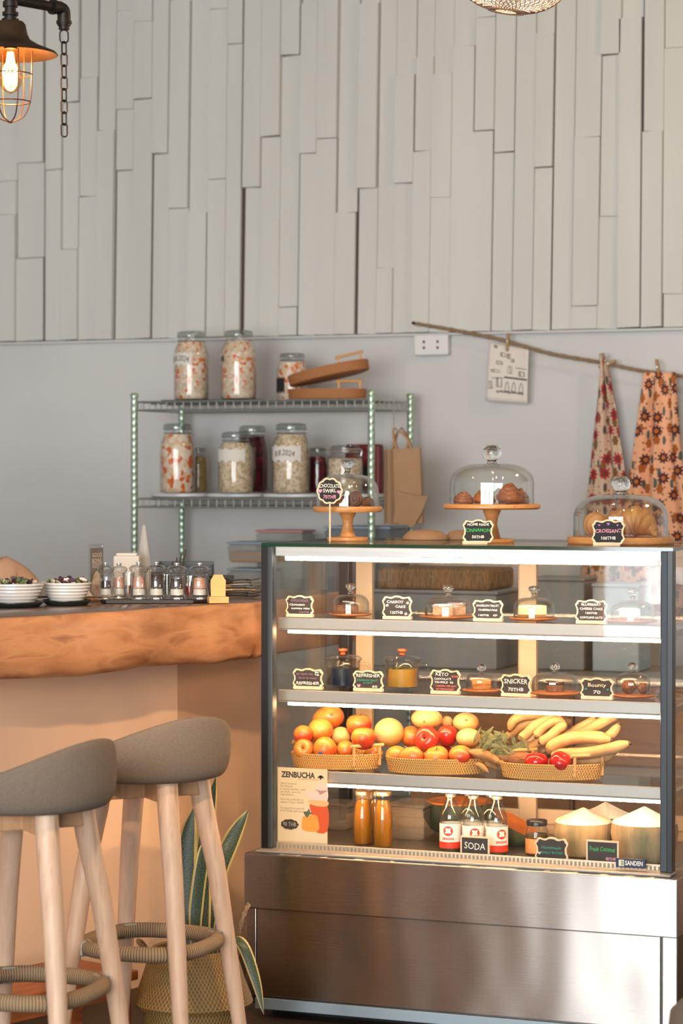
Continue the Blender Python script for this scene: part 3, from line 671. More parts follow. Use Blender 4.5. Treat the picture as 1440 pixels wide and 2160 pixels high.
# =================================================================== PITCHERS
def pitcher(label, x0, x1, yt, zb, m_liq, garnish=None, seg=36):
    xc = (x0 + x1) / 2; p = atY(xc, yt, 6.15); s = pm(p); R = (x1 - x0) / s / 2 * .93; H = p.z - zb; hb = H * .80
    t = thing('glass_jar', label, 'jar', (p.x, 6.15, zb))
    bm = BM(); lathe(bm, [(0, 0), (R * .96, 0), (R, .004), (R, hb * .92), (R * 1.06, hb)], seg); lathe(bm, [(R * 1.04, hb), (R - .003, hb * .92), (R - .003, .007), (0, .007)], seg); obj('glass_body', bm, m_jar, t)
    bm = BM(); fl = hb * .72; lathe(bm, [(0, .008), (R - .004, .008), (R - .004, fl), (0, fl)], seg); lq = obj('drink', bm, m_liq, t)
    if garnish: garnish(bm, R, fl, lq)
    bm = BM(); lathe(bm, [(0, hb + .001), (R * 1.1, hb + .001), (R * 1.12, hb + .006), (R * .9, hb + .012), (R * .3, hb + .016), (0, hb + .017)], seg); ld = obj('lid', bm, m_jar, t)
    bm = BM(); lathe(bm, [(0, hb + .016), (.008, hb + .016), (.006, hb + .02), (.013, hb + .026), (.012, hb + .031), (0, hb + .033)], 16); obj('knob', bm, M('orange_knob', '#c8562a', .4), ld)
    bm = BM(); tube(bm, bez([(R * .98, 0, hb * .86), (R + .022, 0, hb * .84), (R + .024, 0, hb * .5), (R * .98, 0, hb * .36)], 6), .0045, 8); obj('handle', bm, m_jar, t, rot=(0, 0, .2))
m_blue = M('deep_blue_drink', '#12405c', .08, trans=.35, col2='#0d2c44', ns=10)
m_yel = M('pale_yellow_drink', '#e9b95a', .1, trans=.45, col2='#e0a238', ns=9, stretch=(1, 1, 2))
pitcher('lidded glass jar of deep blue drink with an orange knob', 684, 762, 1378, z2, m_blue)
m_mint = M('mint_leaf', '#5d6a34', .6)
m_lemon = M('lemon_slice', '#e8c065', .5)
def garnish(bm, R, fl, lq):
    rnd = random.Random(5); bm = BM()
    for k in range(9):
        a = rnd.uniform(0, 6.28); r = R * rnd.uniform(.2, .8)
        ball(bm, (r * cos(a), r * sin(a), fl + .001), (.010, .006, .002), 8, 6, Euler((rnd.uniform(-.4, .4), rnd.uniform(-.4, .4), a)).to_matrix())
    obj('mint_leaves', bm, m_mint, lq)
pitcher('lidded glass jar of pale yellow drink with mint floating on top', 810, 886, 1378, z2, m_yel, garnish)
# =================================================================== FRUIT SHELF
def basket(label, x0, x1, Y, zb, depth=.20, h=.042, handle=True):
    xc = (x0 + x1) / 2; p = atY(xc, 1600, Y); W = (x1 - x0) / pm(V((p.x, Y, zb))) / 2
    D = depth / 2; t = thing('rattan_basket', label, 'basket', (p.x, Y, zb), TH * .6, 'oval rattan fruit baskets on the third shelf')
    bm = BM(); prof = [(0, .001), (.9, .001)]
    n = 6
    for k in range(n + 1):
        for q in (-.35, 0, .35):
            z = .004 + (h - .004) * (k + q * .9) / n
            prof.append((.93 + .07 * max(z, 0) / h + (.012 if q == 0 else 0), max(z, .002)))
    prof += [(1.0, h + .004), (.96, h + .003), (.93, h * .6), (.88, .006), (0, .006)]
    lathe(bm, [(r * W, z) for r, z in prof], 64, sy=D / W); obj('woven_body', bm, m_wick, t, ang=1.2)
    for sgn in ((1,) if handle == 1 else (1, -1)):
        bm = BM(); c = .55 if sgn > 0 else 2.7
        a0, a1 = c - .42, c + .42
        if handle == 'front': a0, a1 = (-1.1, -.25) if sgn > 0 else (2.0, 2.8)
        q = [(W * .98 * cos(a), D * .98 * sin(a)) for a in (a0, a1)]
        for (x, y) in q: tube(bm, [(x, y, h * .3), (x, y, h + .024)], .0042, 8)
        d = V((q[1][0] - q[0][0], q[1][1] - q[0][1], 0)).normalized() * .012
        tube(bm, [V((q[0][0], q[0][1], h + .026)) - d, V((q[1][0], q[1][1], h + .026)) + d], .005, 8)
        obj('handle', bm, m_beech, t)
    return t
YB1 = 6.103
basket('oval rattan basket of mangoes and apples above the printed poster', 613, 808, YB1, z3, .15, .04, 'front')
basket('oval rattan basket with melons on top in the middle of the fruit shelf', 813, 1030, YB1, z3, .15, .04)
basket('oval rattan basket holding two shiny red apples under the bananas', 1054, 1276, YB1, z3, .15, .04, 'front')
def fruit_mat(name, base, blush, amount=.5, rough=.35, ax=(.35, .2, 1)):
    m, nt, out = newmat(name); L = nt.links.new; p = nd(nt, 'ShaderNodeBsdfPrincipled'); L(p.outputs[0], out.inputs[0])
    v = mapping(nt, (1, 1, 1)); n = nd(nt, 'ShaderNodeTexNoise'); n.inputs['Scale'].default_value = 22; n.inputs['Detail'].default_value = 3; L(v, n.inputs[0])
    sx = nd(nt, 'ShaderNodeVectorMath', operation='DOT_PRODUCT'); L(v, sx.inputs[0]); sx.inputs[1].default_value = (ax[0] * 14, ax[1] * 14, -ax[2] * 14)
    a = nd(nt, 'ShaderNodeMath', operation='MULTIPLY_ADD'); L(n.outputs[0], a.inputs[0]); a.inputs[1].default_value = .8; L(sx.outputs['Value'], a.inputs[2])
    L(ramp(nt, a.outputs[0], [(.40 - amount * .4, base), (.75 - amount * .3, blush)]), p.inputs['Base Color'])
    p.inputs['Roughness'].default_value = rough; p.inputs['Coat Weight'].default_value = .15; return m
FM = {'mango': fruit_mat('mango_skin', '#dc9340', '#cf6526', .35), 'yellow': fruit_mat('melon_skin', '#dcac6e', '#cf9048', .2, .5), 'orange': fruit_mat('orange_fruit_skin', '#da8a38', '#c85220', .55),
      'blush': fruit_mat('blushed_apple_skin', '#d98638', '#bd3a20', .8), 'red': fruit_mat('red_apple_skin', '#c33a22', '#a81f1c', .8, .22), 'shiny': fruit_mat('deep_red_apple_skin', '#c01a14', '#a01010', .8, .15)}
m_stem = M('fruit_stem', '#5b4328', .8); m_sticker = M('blue_sticker', '#3b5fae', .4); m_stickw = M('white_sticker', '#e8e4de', .4)
m_calyx = M('calyx', '#7d7440', .8)
FRUIT = []
def fruit(label, kind, shape, px, py, w, h, Y, roll=0, tilt=(0, 0), sticker=None, calyx=None, group='fruit piled in the baskets'):
    FRUIT.append([label, kind, shape, px, py, w, h, Y - .16, roll, tilt, sticker, calyx, group])
# basket over the poster
fruit('large pale mango lying on top of the first basket', 'mango', 'mango', 692, 1516, 72, 52, 6.33, .25, calyx=(.55, -.8, .3))
fruit('round orange fruit under the topmost mango of the first basket', 'mango', 'round', 676, 1540, 54, 50, 6.28)
fruit('reddish apple half hidden at the outer end of the first basket', 'blush', 'round', 639, 1550, 42, 40, 6.33)
fruit('red blushed apple showing its calyx at the outer front of the first basket', 'blush', 'apple', 641, 1581, 44, 44, 6.24, tilt=(1.2, .5))
fruit('tall orange fruit with a small blue sticker', 'orange', 'round', 685, 1580, 50, 52, 6.222, sticker='blue')
fruit('small yellow fruit wedged in the middle of the first basket', 'yellow', 'round', 719, 1553, 42, 40, 6.33)
fruit('orange fruit low behind the handle of the first basket', 'orange', 'round', 729, 1583, 40, 42, 6.27)
fruit('big apple with a red underside at the back of the first basket', 'blush', 'apple', 757, 1531, 54, 46, 6.33)
fruit('orange red apple standing above the handle of the first basket', 'blush', 'apple', 766, 1559, 52, 46, 6.25)
fruit('yellowish fruit behind the handle end of the first basket', 'orange', 'round', 787, 1588, 40, 38, 6.31)
fruit('large smooth pale melon between the first and second baskets', 'yellow', 'round', 820, 1545, 64, 62, 6.34)
# middle basket
fruit('pale melon on the very top of the middle basket', 'yellow', 'melon', 900, 1516, 68, 44, 6.34, calyx=(.1, -1, -.15))
fruit('small yellow fruit peeking from behind the top melon', 'yellow', 'round', 943, 1524, 24, 28, 6.40)
fruit('yellow fruit with brown scars on the upper far end of the middle basket', 'yellow', 'round', 982, 1524, 56, 42, 6.36, calyx=(.3, -.9, .35))
fruit('smooth yellow fruit above the wilted herbs', 'yellow', 'round', 988, 1556, 54, 40, 6.29)
fruit('orange fruit partly hidden behind the red apple in the middle basket', 'orange', 'round', 867, 1554, 46, 46, 6.35)
fruit('bright red apple with a pale ring in the centre of the middle basket', 'red', 'apple', 901, 1559, 54, 46, 6.245, tilt=(1.3, -.2))
fruit('dark red apple beside the ringed apple in the middle basket', 'red', 'apple', 943, 1553, 42, 44, 6.31)
fruit('orange fruit at the handle end of the middle basket', 'orange', 'round', 836, 1593, 46, 40, 6.27)
fruit('oval orange mango lying low at the front of the middle basket', 'orange', 'mango', 868, 1596, 56, 40, 6.22, -.05)
fruit('round orange fruit with a dimple at the front of the middle basket', 'orange', 'apple', 921, 1597, 51, 40, 6.222, tilt=(.35, 0))
fruit('red apple mostly hidden behind the dimpled fruit', 'red', 'round', 937, 1586, 34, 34, 6.32)
fruit('blushed mango touching the herb bundle in the middle basket', 'blush', 'round', 971, 1594, 52, 44, 6.24)
# third basket
fruit('shiny deep red apple with a white sticker', 'shiny', 'apple', 1131, 1609, 50, 40, 6.215, sticker='white')
fruit('shiny deep red apple without a sticker under the bananas', 'shiny', 'apple', 1181, 1609, 48, 40, 6.22, tilt=(.3, .6))
P3 = []
for f in FRUIT:
    p = atY(f[3], f[4], f[7]); s = pm(p); P3.append([f[3], f[4], f[7], f[5] / s / 2, f[6] / s / 2])
for it in range(60):      # settle the pile front to back so that skins touch without cutting into each other
    for i in range(len(P3)):
        for j in range(i + 1, len(P3)):
            a, b = P3[i], P3[j]; pa, pb = atY(a[0], a[1], a[2]), atY(b[0], b[1], b[2])
            d = pa - pb; rr = (a[3] + a[4] + b[3] + b[4]) / 2 * .93
            q = sqrt(d.x ** 2 + d.z ** 2)
            if d.length < rr and q < rr:
                need = sqrt(rr * rr - q * q) - abs(d.y); sg = 1 if d.y > 0 else -1
                a[2] += sg * need * .25; b[2] -= sg * need * .25
            for k in (a, b):
                k[2] = min(max(k[2], 6.06), 6.32)
                while atY(k[0], k[1], k[2]).x - k[3] < XL + .02 and k[2] > 6.055: k[2] -= .005
for f, k in zip(FRUIT, P3):
    label, kind, shape, px, py, w, h, Y, roll, tilt, sticker, calyx, group = f
    p = atY(px, py, k[2]); s = pm(p); rx, rz = w / s / 2, h / s / 2; p.z = max(p.z, z3 + .0075 + rz * (.93 if shape == 'apple' else 1))
    t = thing({'mango': 'mango', 'melon': 'melon'}.get(shape, 'apple' if shape == 'apple' else 'round_fruit'), label, 'fruit', p, 0, group, rot=(tilt[0], roll * 0 + tilt[1], 0) if shape != 'mango' else (0, -roll, 0))
    bm = BM()
    if shape == 'apple':
        pr = [(0, -.72), (.15, -.80), (.38, -.92), (.62, -.82), (.85, -.5), (.98, -.05), (1, .2), (.93, .58), (.72, .88), (.45, 1.0), (.2, .93), (.06, .74), (0, .68)]
        lathe(bm, [(r * rx, z * rz) for r, z in pr], 28, wob=lambda a, z: 1 + .012 * cos(5 * a))
    elif shape == 'mango':
        ball(bm, (0, 0, 0), (rx, rz * .9, rz), 28, 18)
        for v in bm.verts:
            u = v.co.x / rx; v.co.z += rz * .12 * (1 - u * u) * (1 if u > 0 else .4); v.co.z *= 1 + .1 * u
    else: ball(bm, (0, 0, 0), (rx, (rx + rz) / 2, rz), 28, 18)
    obj('skin', bm, FM[kind], t, ang=0)
    if shape == 'apple':
        bm = BM(); tube(bm, bez([(0, 0, rz * .66), (.001, 0, rz * .9), (.004, .001, rz * 1.1)], 3), .0015, 6); obj('stem', bm, m_stem, t)
    if calyx:
        c = V(calyx).normalized(); q = V((c.x * rx, c.y * (rx + rz) / 2 * .97, c.z * rz)) * .985
        bm = BM(); ball(bm, q, (.004, .003, .004), 10, 6); obj('stem_scar', bm, m_calyx, t)
    if sticker:
        m = m_sticker if sticker == 'blue' else m_stickw
        bm = BM(); ry = (rx + rz) / 2 if shape != 'apple' else rx
        b = bmesh.new(); bmesh.ops.create_grid(b, x_segments=6, y_segments=6, size=.0075)
        for v in b.verts:
            x, z = v.co.x * (.75 if sticker == 'blue' else .85), v.co.y - rz * .35
            yy = -sqrt(max(1 - (x / rx) ** 2 - (z / (rz if shape != 'apple' else rz * 1.15)) ** 2, .02)) * ry - .0012
            v.co = V((x, yy, z))
        merge(bm, b); obj('sticker', bm, m, t)
# herbs, roots and bananas
m_herb = M('wilted_leaf', '#7a7a52', .8, col2='#4f5638', ns=40, bump=.3); m_root = M('tan_root', '#b98a58', .85, col2='#98683c', ns=30, bump=.5, bs=60)
p = atY(1040, 1600, 6.11); t = thing('herb_bundle', 'bundle of wilted green leaves with tan roots between two baskets', 'herbs', (p.x, 6.11, z3))
rnd = random.Random(4)
for k in range(46):
    px, py = rnd.gauss(1042, 30), rnd.uniform(1550, 1592); a = atY(min(max(px, 985), 1105), py, 6.11 + rnd.uniform(-.05, .05)) - V(t.location)
    d = V((rnd.uniform(-1, 1), rnd.uniform(-.5, .3), rnd.uniform(-.7, .5))).normalized() * rnd.uniform(.015, .034)
    bm = BM(); tube(bm, bez([a - d, a + V((0, 0, rnd.uniform(0, .008))), a + d], 4), [.0015, .004, .006, .007, .0065, .006, .004, .002, .001], 6, flat=.25)
    obj('leaf', bm, m_herb, t)
for (x0, y0, x1, y1, r, Y) in ((990, 1585, 1060, 1612, .014, 6.07), (1035, 1600, 1090, 1598, .016, 6.10), (1020, 1612, 1050, 1622, .011, 6.08), (1000, 1612, 1030, 1630, .008, 6.06)):
    a, b_ = atY(x0, y0, Y) - V(t.location), atY(x1, y1, Y) - V(t.location)
    bm = BM(); tube(bm, bez([a, (a + b_) / 2 + V((0, 0, .006)), b_], 5), [r * q for q in (.3, .6, .85, 1, 1.05, 1, 1, .9, .75, .5, .2)], 10); obj('root', bm, m_root, t)
p = atY(1098, 1603, 6.08); t = thing('taro_root', 'rough brown taro root beside the stickered red apple', 'root vegetable', p)
bm = BM(); ball(bm, (0, 0, 0), (.034, .026, .021), 20, 14); obj('skin', bm, M('taro_skin', '#96683f', .9, col2='#74492b', ns=50, stretch=(1, 1, 4), bump=.8, bs=90), t)
m_ban = M('banana_skin', '#c69a64', .55, col2='#ae814e', ns=18, bump=.12, bs=30); m_tip = M('banana_tip', '#4a3520', .8)
m_spot = M('brown_spot', '#7a4f26', .7)
def banana_hand(label, bananas, crown, Y):
    c = atY(crown[0], crown[1], Y); t = thing('banana_hand', label, 'bananas', c, 0, 'banana hands on the fruit shelf')
    for pts, w, dy in bananas:
        P = [atY(x, y, Y + dy) - c for x, y in pts]; s = pm(c); R = w / s / 2
        Q = bez(P, 10); n = len(Q) - 1
        rr = [R * (.28 + .72 * min(1, min(i / n / .16, (1 - i / n) / .14)) ** .7) for i in range(n + 1)]
        bm = BM(); tube(bm, Q, rr, 6); b = obj('banana', bm, m_ban, t, ang=.0, sub=1)
        bm = BM(); d = (Q[-1] - Q[-2]).normalized(); tube(bm, [Q[-1] - d * .002, Q[-1] + d * .004], [R * .34, R * .26], 8); obj('tip', bm, m_tip, b)
    bm = BM(); ball(bm, (0, 0, 0), (.014, .012, .012), 12, 8); obj('crown', bm, m_tip, t)
    return t
banana_hand('hand of small speckled bananas leaning on the herbs', [
    ([(1187, 1522), (1160, 1512), (1120, 1508), (1085, 1518), (1074, 1541)], 25, .045), ([(1187, 1522), (1150, 1516), (1105, 1528), (1082, 1545), (1062, 1560)], 24, .07),
    ([(1190, 1522), (1165, 1516), (1130, 1530), (1108, 1550), (1094, 1560)], 27, .0), ([(1192, 1524), (1170, 1520), (1148, 1532), (1136, 1545), (1130, 1555)], 24, -.01),
    ([(1195, 1526), (1180, 1535), (1160, 1553), (1146, 1562), (1138, 1566)], 26, -.03), ([(1190, 1530), (1165, 1550), (1135, 1565), (1120, 1576), (1106, 1580)], 26, .025)], (1196, 1523), 6.16)
banana_hand('hand of large yellow bananas reaching past the third basket', [
    ([(1160, 1590), (1180, 1563), (1215, 1540), (1245, 1524), (1258, 1516)], 25, .05), ([(1160, 1590), (1205, 1560), (1255, 1532), (1290, 1512), (1303, 1506)], 29, .03),
    ([(1158, 1590), (1168, 1572), (1205, 1557), (1250, 1555), (1290, 1561)], 33, -.03), ([(1162, 1592), (1195, 1590), (1240, 1588), (1290, 1578), (1328, 1567)], 29, -.045),
    ([(1165, 1592), (1215, 1585), (1260, 1568), (1290, 1548), (1306, 1527)], 26, .0), ([(1162, 1594), (1200, 1604), (1245, 1606), (1275, 1598), (1298, 1586)], 22, -.01)], (1157, 1590), 6.14)

# =================================================================== DRINKS DECK
m_orange = M('amber_kombucha', '#c98322', .12, trans=.45, col2='#bb7519', ns=5)
m_gold = M('gold_cap', '#c9a27a', .3, .8)
def kombucha(label, px, Y, yt=1668, w=41):
    p = atY(px, yt, Y); s = pm(p); H = p.z - ZD; R = w / s / 2
    t = thing('juice_bottle', label, 'bottle', (p.x, Y, ZD), 0, 'amber drink bottles on the bottom deck')
    out = [(0, 0), (R * .93, 0), (R, .005), (R, H * .42), (R * .96, H * .6), (R * .8, H * .76), (R * .68, H * .84), (R * .7, H * .88), (R * .66, H * .93)]
    bm = BM(); lathe(bm, out, 28); obj('glass_body', bm, m_jar, t)
    bm = BM(); lathe(bm, [(0, .003)] + [(r - .0022, z + (.003 if i < 2 else 0)) for i, (r, z) in enumerate(out[1:7])] + [(0, H * .835)], 28); obj('drink', bm, m_orange, t)
    bm = BM(); lathe(bm, [(R * .72, H * .92), (R * .82, H * .925), (R * .82, H * .985), (R * .76, H), (0, H)], 28); obj('lid', bm, m_gold, t)
kombucha('amber drink bottle next to the printed poster', 765, 6.12, 1668)
kombucha('amber drink bottle on the soda side of the amber pair', 808, 6.09, 1669)
kombucha('amber drink bottle standing behind the amber pair', 792, 6.18, 1668)
m_soda = M('soda_water', '#e8efee', .02, trans=1, ior=1.2); m_cap = M('silver_cap', '#c9c3bf', .3, .9)
m_lab = M('white_label', '#e6ded6', .5); m_labred = M('red_label', '#d23a22', .5)
def soda(label, px, yt, Y, w=46, face=0.0):
    p = atY(px, yt, Y); s = pm(p); R = w / s / 2; H = p.z - ZD
    t = thing('soda_bottle', label, 'bottle', (p.x, Y, ZD), face, 'clear soda bottles behind the soda sign')
    out = [(0, 0), (R * .92, 0), (R, .004), (R, H * .56), (R * .95, H * .64), (R * .72, H * .76), (R * .45, H * .88), (R * .4, H * .94)]
    bm = BM(); lathe(bm, out, 28); lathe(bm, [(0, .004)] + [(r - .003, z + .002) for r, z in out[1:]], 28); obj('glass_body', bm, m_jar, t)
    bm = BM(); lathe(bm, [(R * .42, H * .93), (R * .5, H * .935), (R * .5, H * .985), (R * .4, H), (0, H)], 18); obj('cap', bm, m_cap, t)
    zl0, zl1 = .0, H * .48
    bm = BM(); lathe(bm, [(R + .0006, H * .06), (R + .0006, zl1)], 36); lb = obj('paper_label', bm, m_lab, t)
    bm = BM(); lathe(bm, [(R + .0009, H * .06), (R + .0009, H * .17)], 36); obj('red_band', bm, m_labred, lb)
    def wrap(fn, m, nm):
        bm = BM(); fn(bm)
        bmesh.ops.subdivide_edges(bm, edges=[e for e in bm.edges if e.calc_length() > .01], cuts=2)
        for v in bm.verts:
            a = v.co.x / R - pi / 2; rr = R + .0012 - v.co.y; v.co = V((rr * cos(a), rr * sin(a), v.co.z))
        obj(nm, bm, m, lb, smooth=False)
    def disc(bm):
        b = bmesh.new(); bmesh.ops.create_circle(b, cap_ends=True, cap_tris=True, segments=28, radius=.013); bmesh.ops.rotate(b, cent=(0, 0, 0), matrix=Matrix.Rotation(pi / 2, 3, 'X'), verts=b.verts[:]); merge(bm, b, Matrix.Translation((0, 0, H * .36)))
    wrap(disc, m_labred, 'emblem')
    def lion(bm):
        for (x, z, r) in ((0, .0, .006), (-.004, .005, .0035), (.004, .005, .003), (.005, -.004, .003), (-.005, -.004, .003)):
            b = bmesh.new(); bmesh.ops.create_circle(b, cap_ends=True, cap_tris=True, segments=10, radius=r); bmesh.ops.rotate(b, cent=(0, 0, 0), matrix=Matrix.Rotation(pi / 2, 3, 'X'), verts=b.verts[:]); merge(bm, b, Matrix.Translation((x, -.0004, H * .36 + z)))
    wrap(lion, m_lab, 'emblem_figure')
    wrap(lambda bm: text_bm(bm, 'SINGHA', .009, (0, H * .225), .032, y=-.0003, bold=.0003), m_labred, 'lettering')
soda('clear soda bottle beside the green pumpkin, red emblem facing out', 950, 1672, 6.10, face=.1)
soda('clear soda bottle standing behind the soda sign', 998, 1676, 6.09, face=.45)
soda('clear soda bottle with a red band, next to the dark cut pumpkin', 1048, 1677, 6.085, face=.75)
soda('clear soda bottle in the second row behind the soda sign', 990, 1670, 6.165, face=.2)
soda('clear soda bottle in the second row next to the cut pumpkin', 1036, 1672, 6.16, face=.2)
# printed poster
PY = YF + .062
p0, p1 = atY(585, 1618, PY), atY(690, 1628, PY); W = p1.x - p0.x; H = p0.z - ZD
t = thing('printed_poster', 'cream printed poster picturing an orange drink jar, standing inside the glass', 'poster', ((p0.x + p1.x) / 2, PY, ZD))
m_poster = M('poster_paper', '#e6cda9', .7)
bm = BM(); b3(bm, -W / 2, W / 2, 0, .0015, 0, H); obj('sheet', bm, m_poster, t, smooth=False)
bm = BM(); text_bm(bm, 'ZENBUCHA', .021, (-.012, H * .91), W * .68, y=-.0004, bold=.0009)
for a in (.5, 1.6, 2.6):
    b = bmesh.new(); bmesh.ops.create_circle(b, cap_ends=True, segments=12, radius=.006)
    merge(bm, b, Matrix.Translation((W * .37, -.0004, H * .912)) @ Matrix.Rotation(a, 4, 'Y') @ Matrix.Translation((.004, 0, 0)) @ Matrix.Rotation(pi / 2, 4, 'X') @ Matrix.Diagonal((1, .5, 1, 1)))
obj('heading', bm, M('poster_dark', '#4b4540', .7), t, smooth=False)
bm = BM(); text_bm(bm, 'the good kombucha', .006, (.018, H * .865), W * .42, y=-.0004)
for i, (s_, z) in enumerate((('Hand brewed', .80), ('Kombucha', .765), ('in small batches, with', .73), ('carefully sourced', .695), ('ingredients.', .66), ('Alive & perfectly to', .60), ('support your health', .565), ('Designed to nourish', .49), ('both body and soul', .455))):
    text_bm(bm, s_, .0085, (-W * .44, H * z), None, y=-.0004, align='LEFT')
obj('small_print', bm, M('poster_print', '#9b876c', .8), t, smooth=False)
def flat(pts, y=-.0004):
    bm = BM(); b = bmesh.new(); b.faces.new([b.verts.new((x * W, y, z * H)) for x, z in pts]); return merge(bm, b)
obj('jar_picture', flat(smooth_poly([(.16, .57), (.5, .55), (.5, .22), (.24, .22), (.2, .4)], 3), -.0004), M('poster_red', '#d6562a', .6), t, smooth=False)
obj('jar_rim_picture', flat(smooth_poly([(.14, .6), (.5, .6), (.5, .54), (.32, .53), (.16, .555)], 3), -.0006), M('poster_peach', '#eab27a', .6), t, smooth=False)
obj('cloth_picture', flat(smooth_poly([(.06, .68), (.24, .73), (.3, .8), (.48, .81), (.5, .6), (.2, .61)], 3), -.0005), M('poster_cloth', '#e3c9bd', .6), t, smooth=False)
obj('bow_picture', flat(smooth_poly([(.26, .74), (.38, .73), (.5, .735), (.48, .72), (.36, .68), (.33, .71)], 3), -.0007), M('poster_bow', '#b98a80', .6), t, smooth=False)
obj('bottle_picture', flat(smooth_poly([(.04, .4), (.26, .42), (.32, .36), (.32, .22), (.02, .22), (.0, .34)], 3), -.0008), M('poster_orange', '#e69a3e', .6), t, smooth=False)
obj('leaf_picture', flat(smooth_poly([(.02, .45), (.1, .46), (.14, .5), (.16, .45), (.22, .44), (.14, .42), (.1, .38)], 2), -.0009), M('poster_leaf', '#5b6152', .6), t, smooth=False)
bm = BM(); prism(bm, [(x - W * .25, z + H * .285) for x, z in cloudy(W * .36, H * .13, 9)], -.0022, -.0004); tg = obj('price_tag', bm, m_chalk_hazed, t, smooth=False)
bm = BM(); text_bm(bm, '90 THB', .016, (-W * .25, H * .285), W * .26, y=-.0026); obj('price_lettering', bm, M('tag_chalk', '#b5aca2', .8), tg, smooth=False)
# clear plastic boxes at the back of the deck
m_plastic = thin_glass('clear_plastic', '#e9e4dc', .06, .9, .1, ('#c9bba8', .22))
def plastic_box(label, x0, x1, yt, Y, zb, m=None, lidm=None, depth=.10, group=None, name='plastic_box', inside=None):
    xc = (x0 + x1) / 2; p = atY(xc, yt, Y); s = pm(p); W = (x1 - x0) / s / cos(TH); H = p.z - zb
    t = thing(name, label, 'container', (p.x, Y, zb), 0, group)
    bm = BM(); b = bmesh.new(); pr = [(-W * .46, -depth * .46), (W * .46, -depth * .46), (W * .46, depth * .46), (-W * .46, depth * .46)]
    prism(bm, pr, 0, H - .010, plane='XY', bev=.006)
    for v in bm.verts:
        k = 1 + .08 * v.co.z / H; v.co.x *= k; v.co.y *= k
    b.free(); obj('tub', bm, m or m_plastic, t, smooth=False)
    bm = BM(); box(bm, (0, 0, H - .005), (W * 1.02, depth * 1.04, .009), .004); obj('lid', bm, lidm or m or m_plastic, t, smooth=False)
    if inside:
        bm = BM(); box(bm, (0, 0, H * inside[1] / 2 + .002), (W * .9, depth * .88, H * inside[1]), .004); obj('contents', bm, inside[0], t, smooth=False)
    return t
plastic_box('clear lidded plastic box behind the poster and amber bottles', 686, 746, 1690, 6.38, ZD, group='clear plastic boxes')
plastic_box('clear lidded plastic box between amber bottles and green pumpkin', 832, 912, 1690, 6.30, ZD, depth=.14, group='clear plastic boxes')
# pumpkins
m_pump = M('pumpkin_skin', '#29301f', .6, col2='#535a3a', ns=14, stretch=(1, 1, .3), lo=.45, hi=.62, bump=.3, bs=40)
m_pflesh = M('pumpkin_flesh', '#d2762a', .7, col2='#b9601f', ns=20)
p = atY(968, 1700, 6.36); t = thing('pumpkin', 'big cut green pumpkin with orange flesh behind the soda bottles', 'pumpkin', (p.x, 6.36, ZD))
R = .098
bm = BM(); lathe(bm, [(0, 0), (R * .45, .002), (R * .8, .02), (R, .052), (R * .99, .08), (R * .93, .094)], 40, wob=lambda a, z: 1 + .03 * cos(9 * a)); obj('rind', bm, m_pump, t)
bm = BM(); lathe(bm, [(R * .93, .094), (R * .9, .098), (R * .55, .095), (0, .085)], 40, wob=lambda a, z: 1 + .03 * cos(9 * a)); obj('cut_face', bm, m_pflesh, t)
p = atY(1082, 1750, 6.26); t = thing('pumpkin_wedge', 'dark green pumpkin wedge with an orange edge beside the honey jar', 'pumpkin', (p.x, 6.27, ZD), .3)
bm = BM(); ball(bm, (0, 0, .046), (.075, .055, .062), 28, 18)
for v in bm.verts: v.co.z = max(v.co.z, 0)
pc, pn = V((0, 0, .058)), V((.55, -.25, 1)).normalized()
bmesh.ops.bisect_plane(bm, geom=bm.verts[:] + bm.edges[:] + bm.faces[:], plane_co=pc, plane_no=pn, clear_outer=True)
rim = [v.co.copy() for v in bm.verts if abs((v.co - pc).dot(pn)) < 1e-5]
obj('rind', bm, m_pump, t)
u_ = pn.orthogonal().normalized(); w_ = pn.cross(u_); cm = sum(rim, V()) / len(rim)
rim.sort(key=lambda q: atan2((q - cm).dot(w_), (q - cm).dot(u_)))
bm = BM(); A_ = [bm.verts.new(q + pn * .0008) for q in rim]; B_ = [bm.verts.new(cm + (q - cm) * .55 - pn * .012) for q in rim]; n_ = len(rim)
for i_ in range(n_): bm.faces.new((A_[i_], A_[(i_ + 1) % n_], B_[(i_ + 1) % n_], B_[i_]))
bm.faces.new(B_); obj('cut_face', bm, m_pflesh, t)
# honey jar
p = atY(1132, 1729, 6.12); s = pm(p); R = 48 / s / 2; H = p.z - ZD
t = thing('honey_jar', 'small squat amber jar with a black lid', 'jar', (p.x, 6.12, ZD))
bm = BM(); lathe(bm, [(0, 0), (R * .9, 0), (R, .004), (R, H * .68), (R * .84, H * .8), (R * .8, H * .86)], 28); obj('glass_body', bm, m_jar, t)
bm = BM(); lathe(bm, [(0, .003), (R * .93, .003), (R * .93, H * .6), (0, H * .6)], 28); obj('contents', bm, M('dark_amber', '#5e4a1e', .2, trans=.3), t)
bm = BM(); lathe(bm, [(R * .84, H * .84), (R * .92, H * .845), (R * .92, H * .97), (R * .86, H), (0, H)], 28); obj('lid', bm, m_black, t)
bm = BM(); lathe(bm, [(R + .0006, H * .06), (R + .0006, H * .48)], 28); obj('paper_label', bm, M('honey_label', '#c98a52', .6), t)
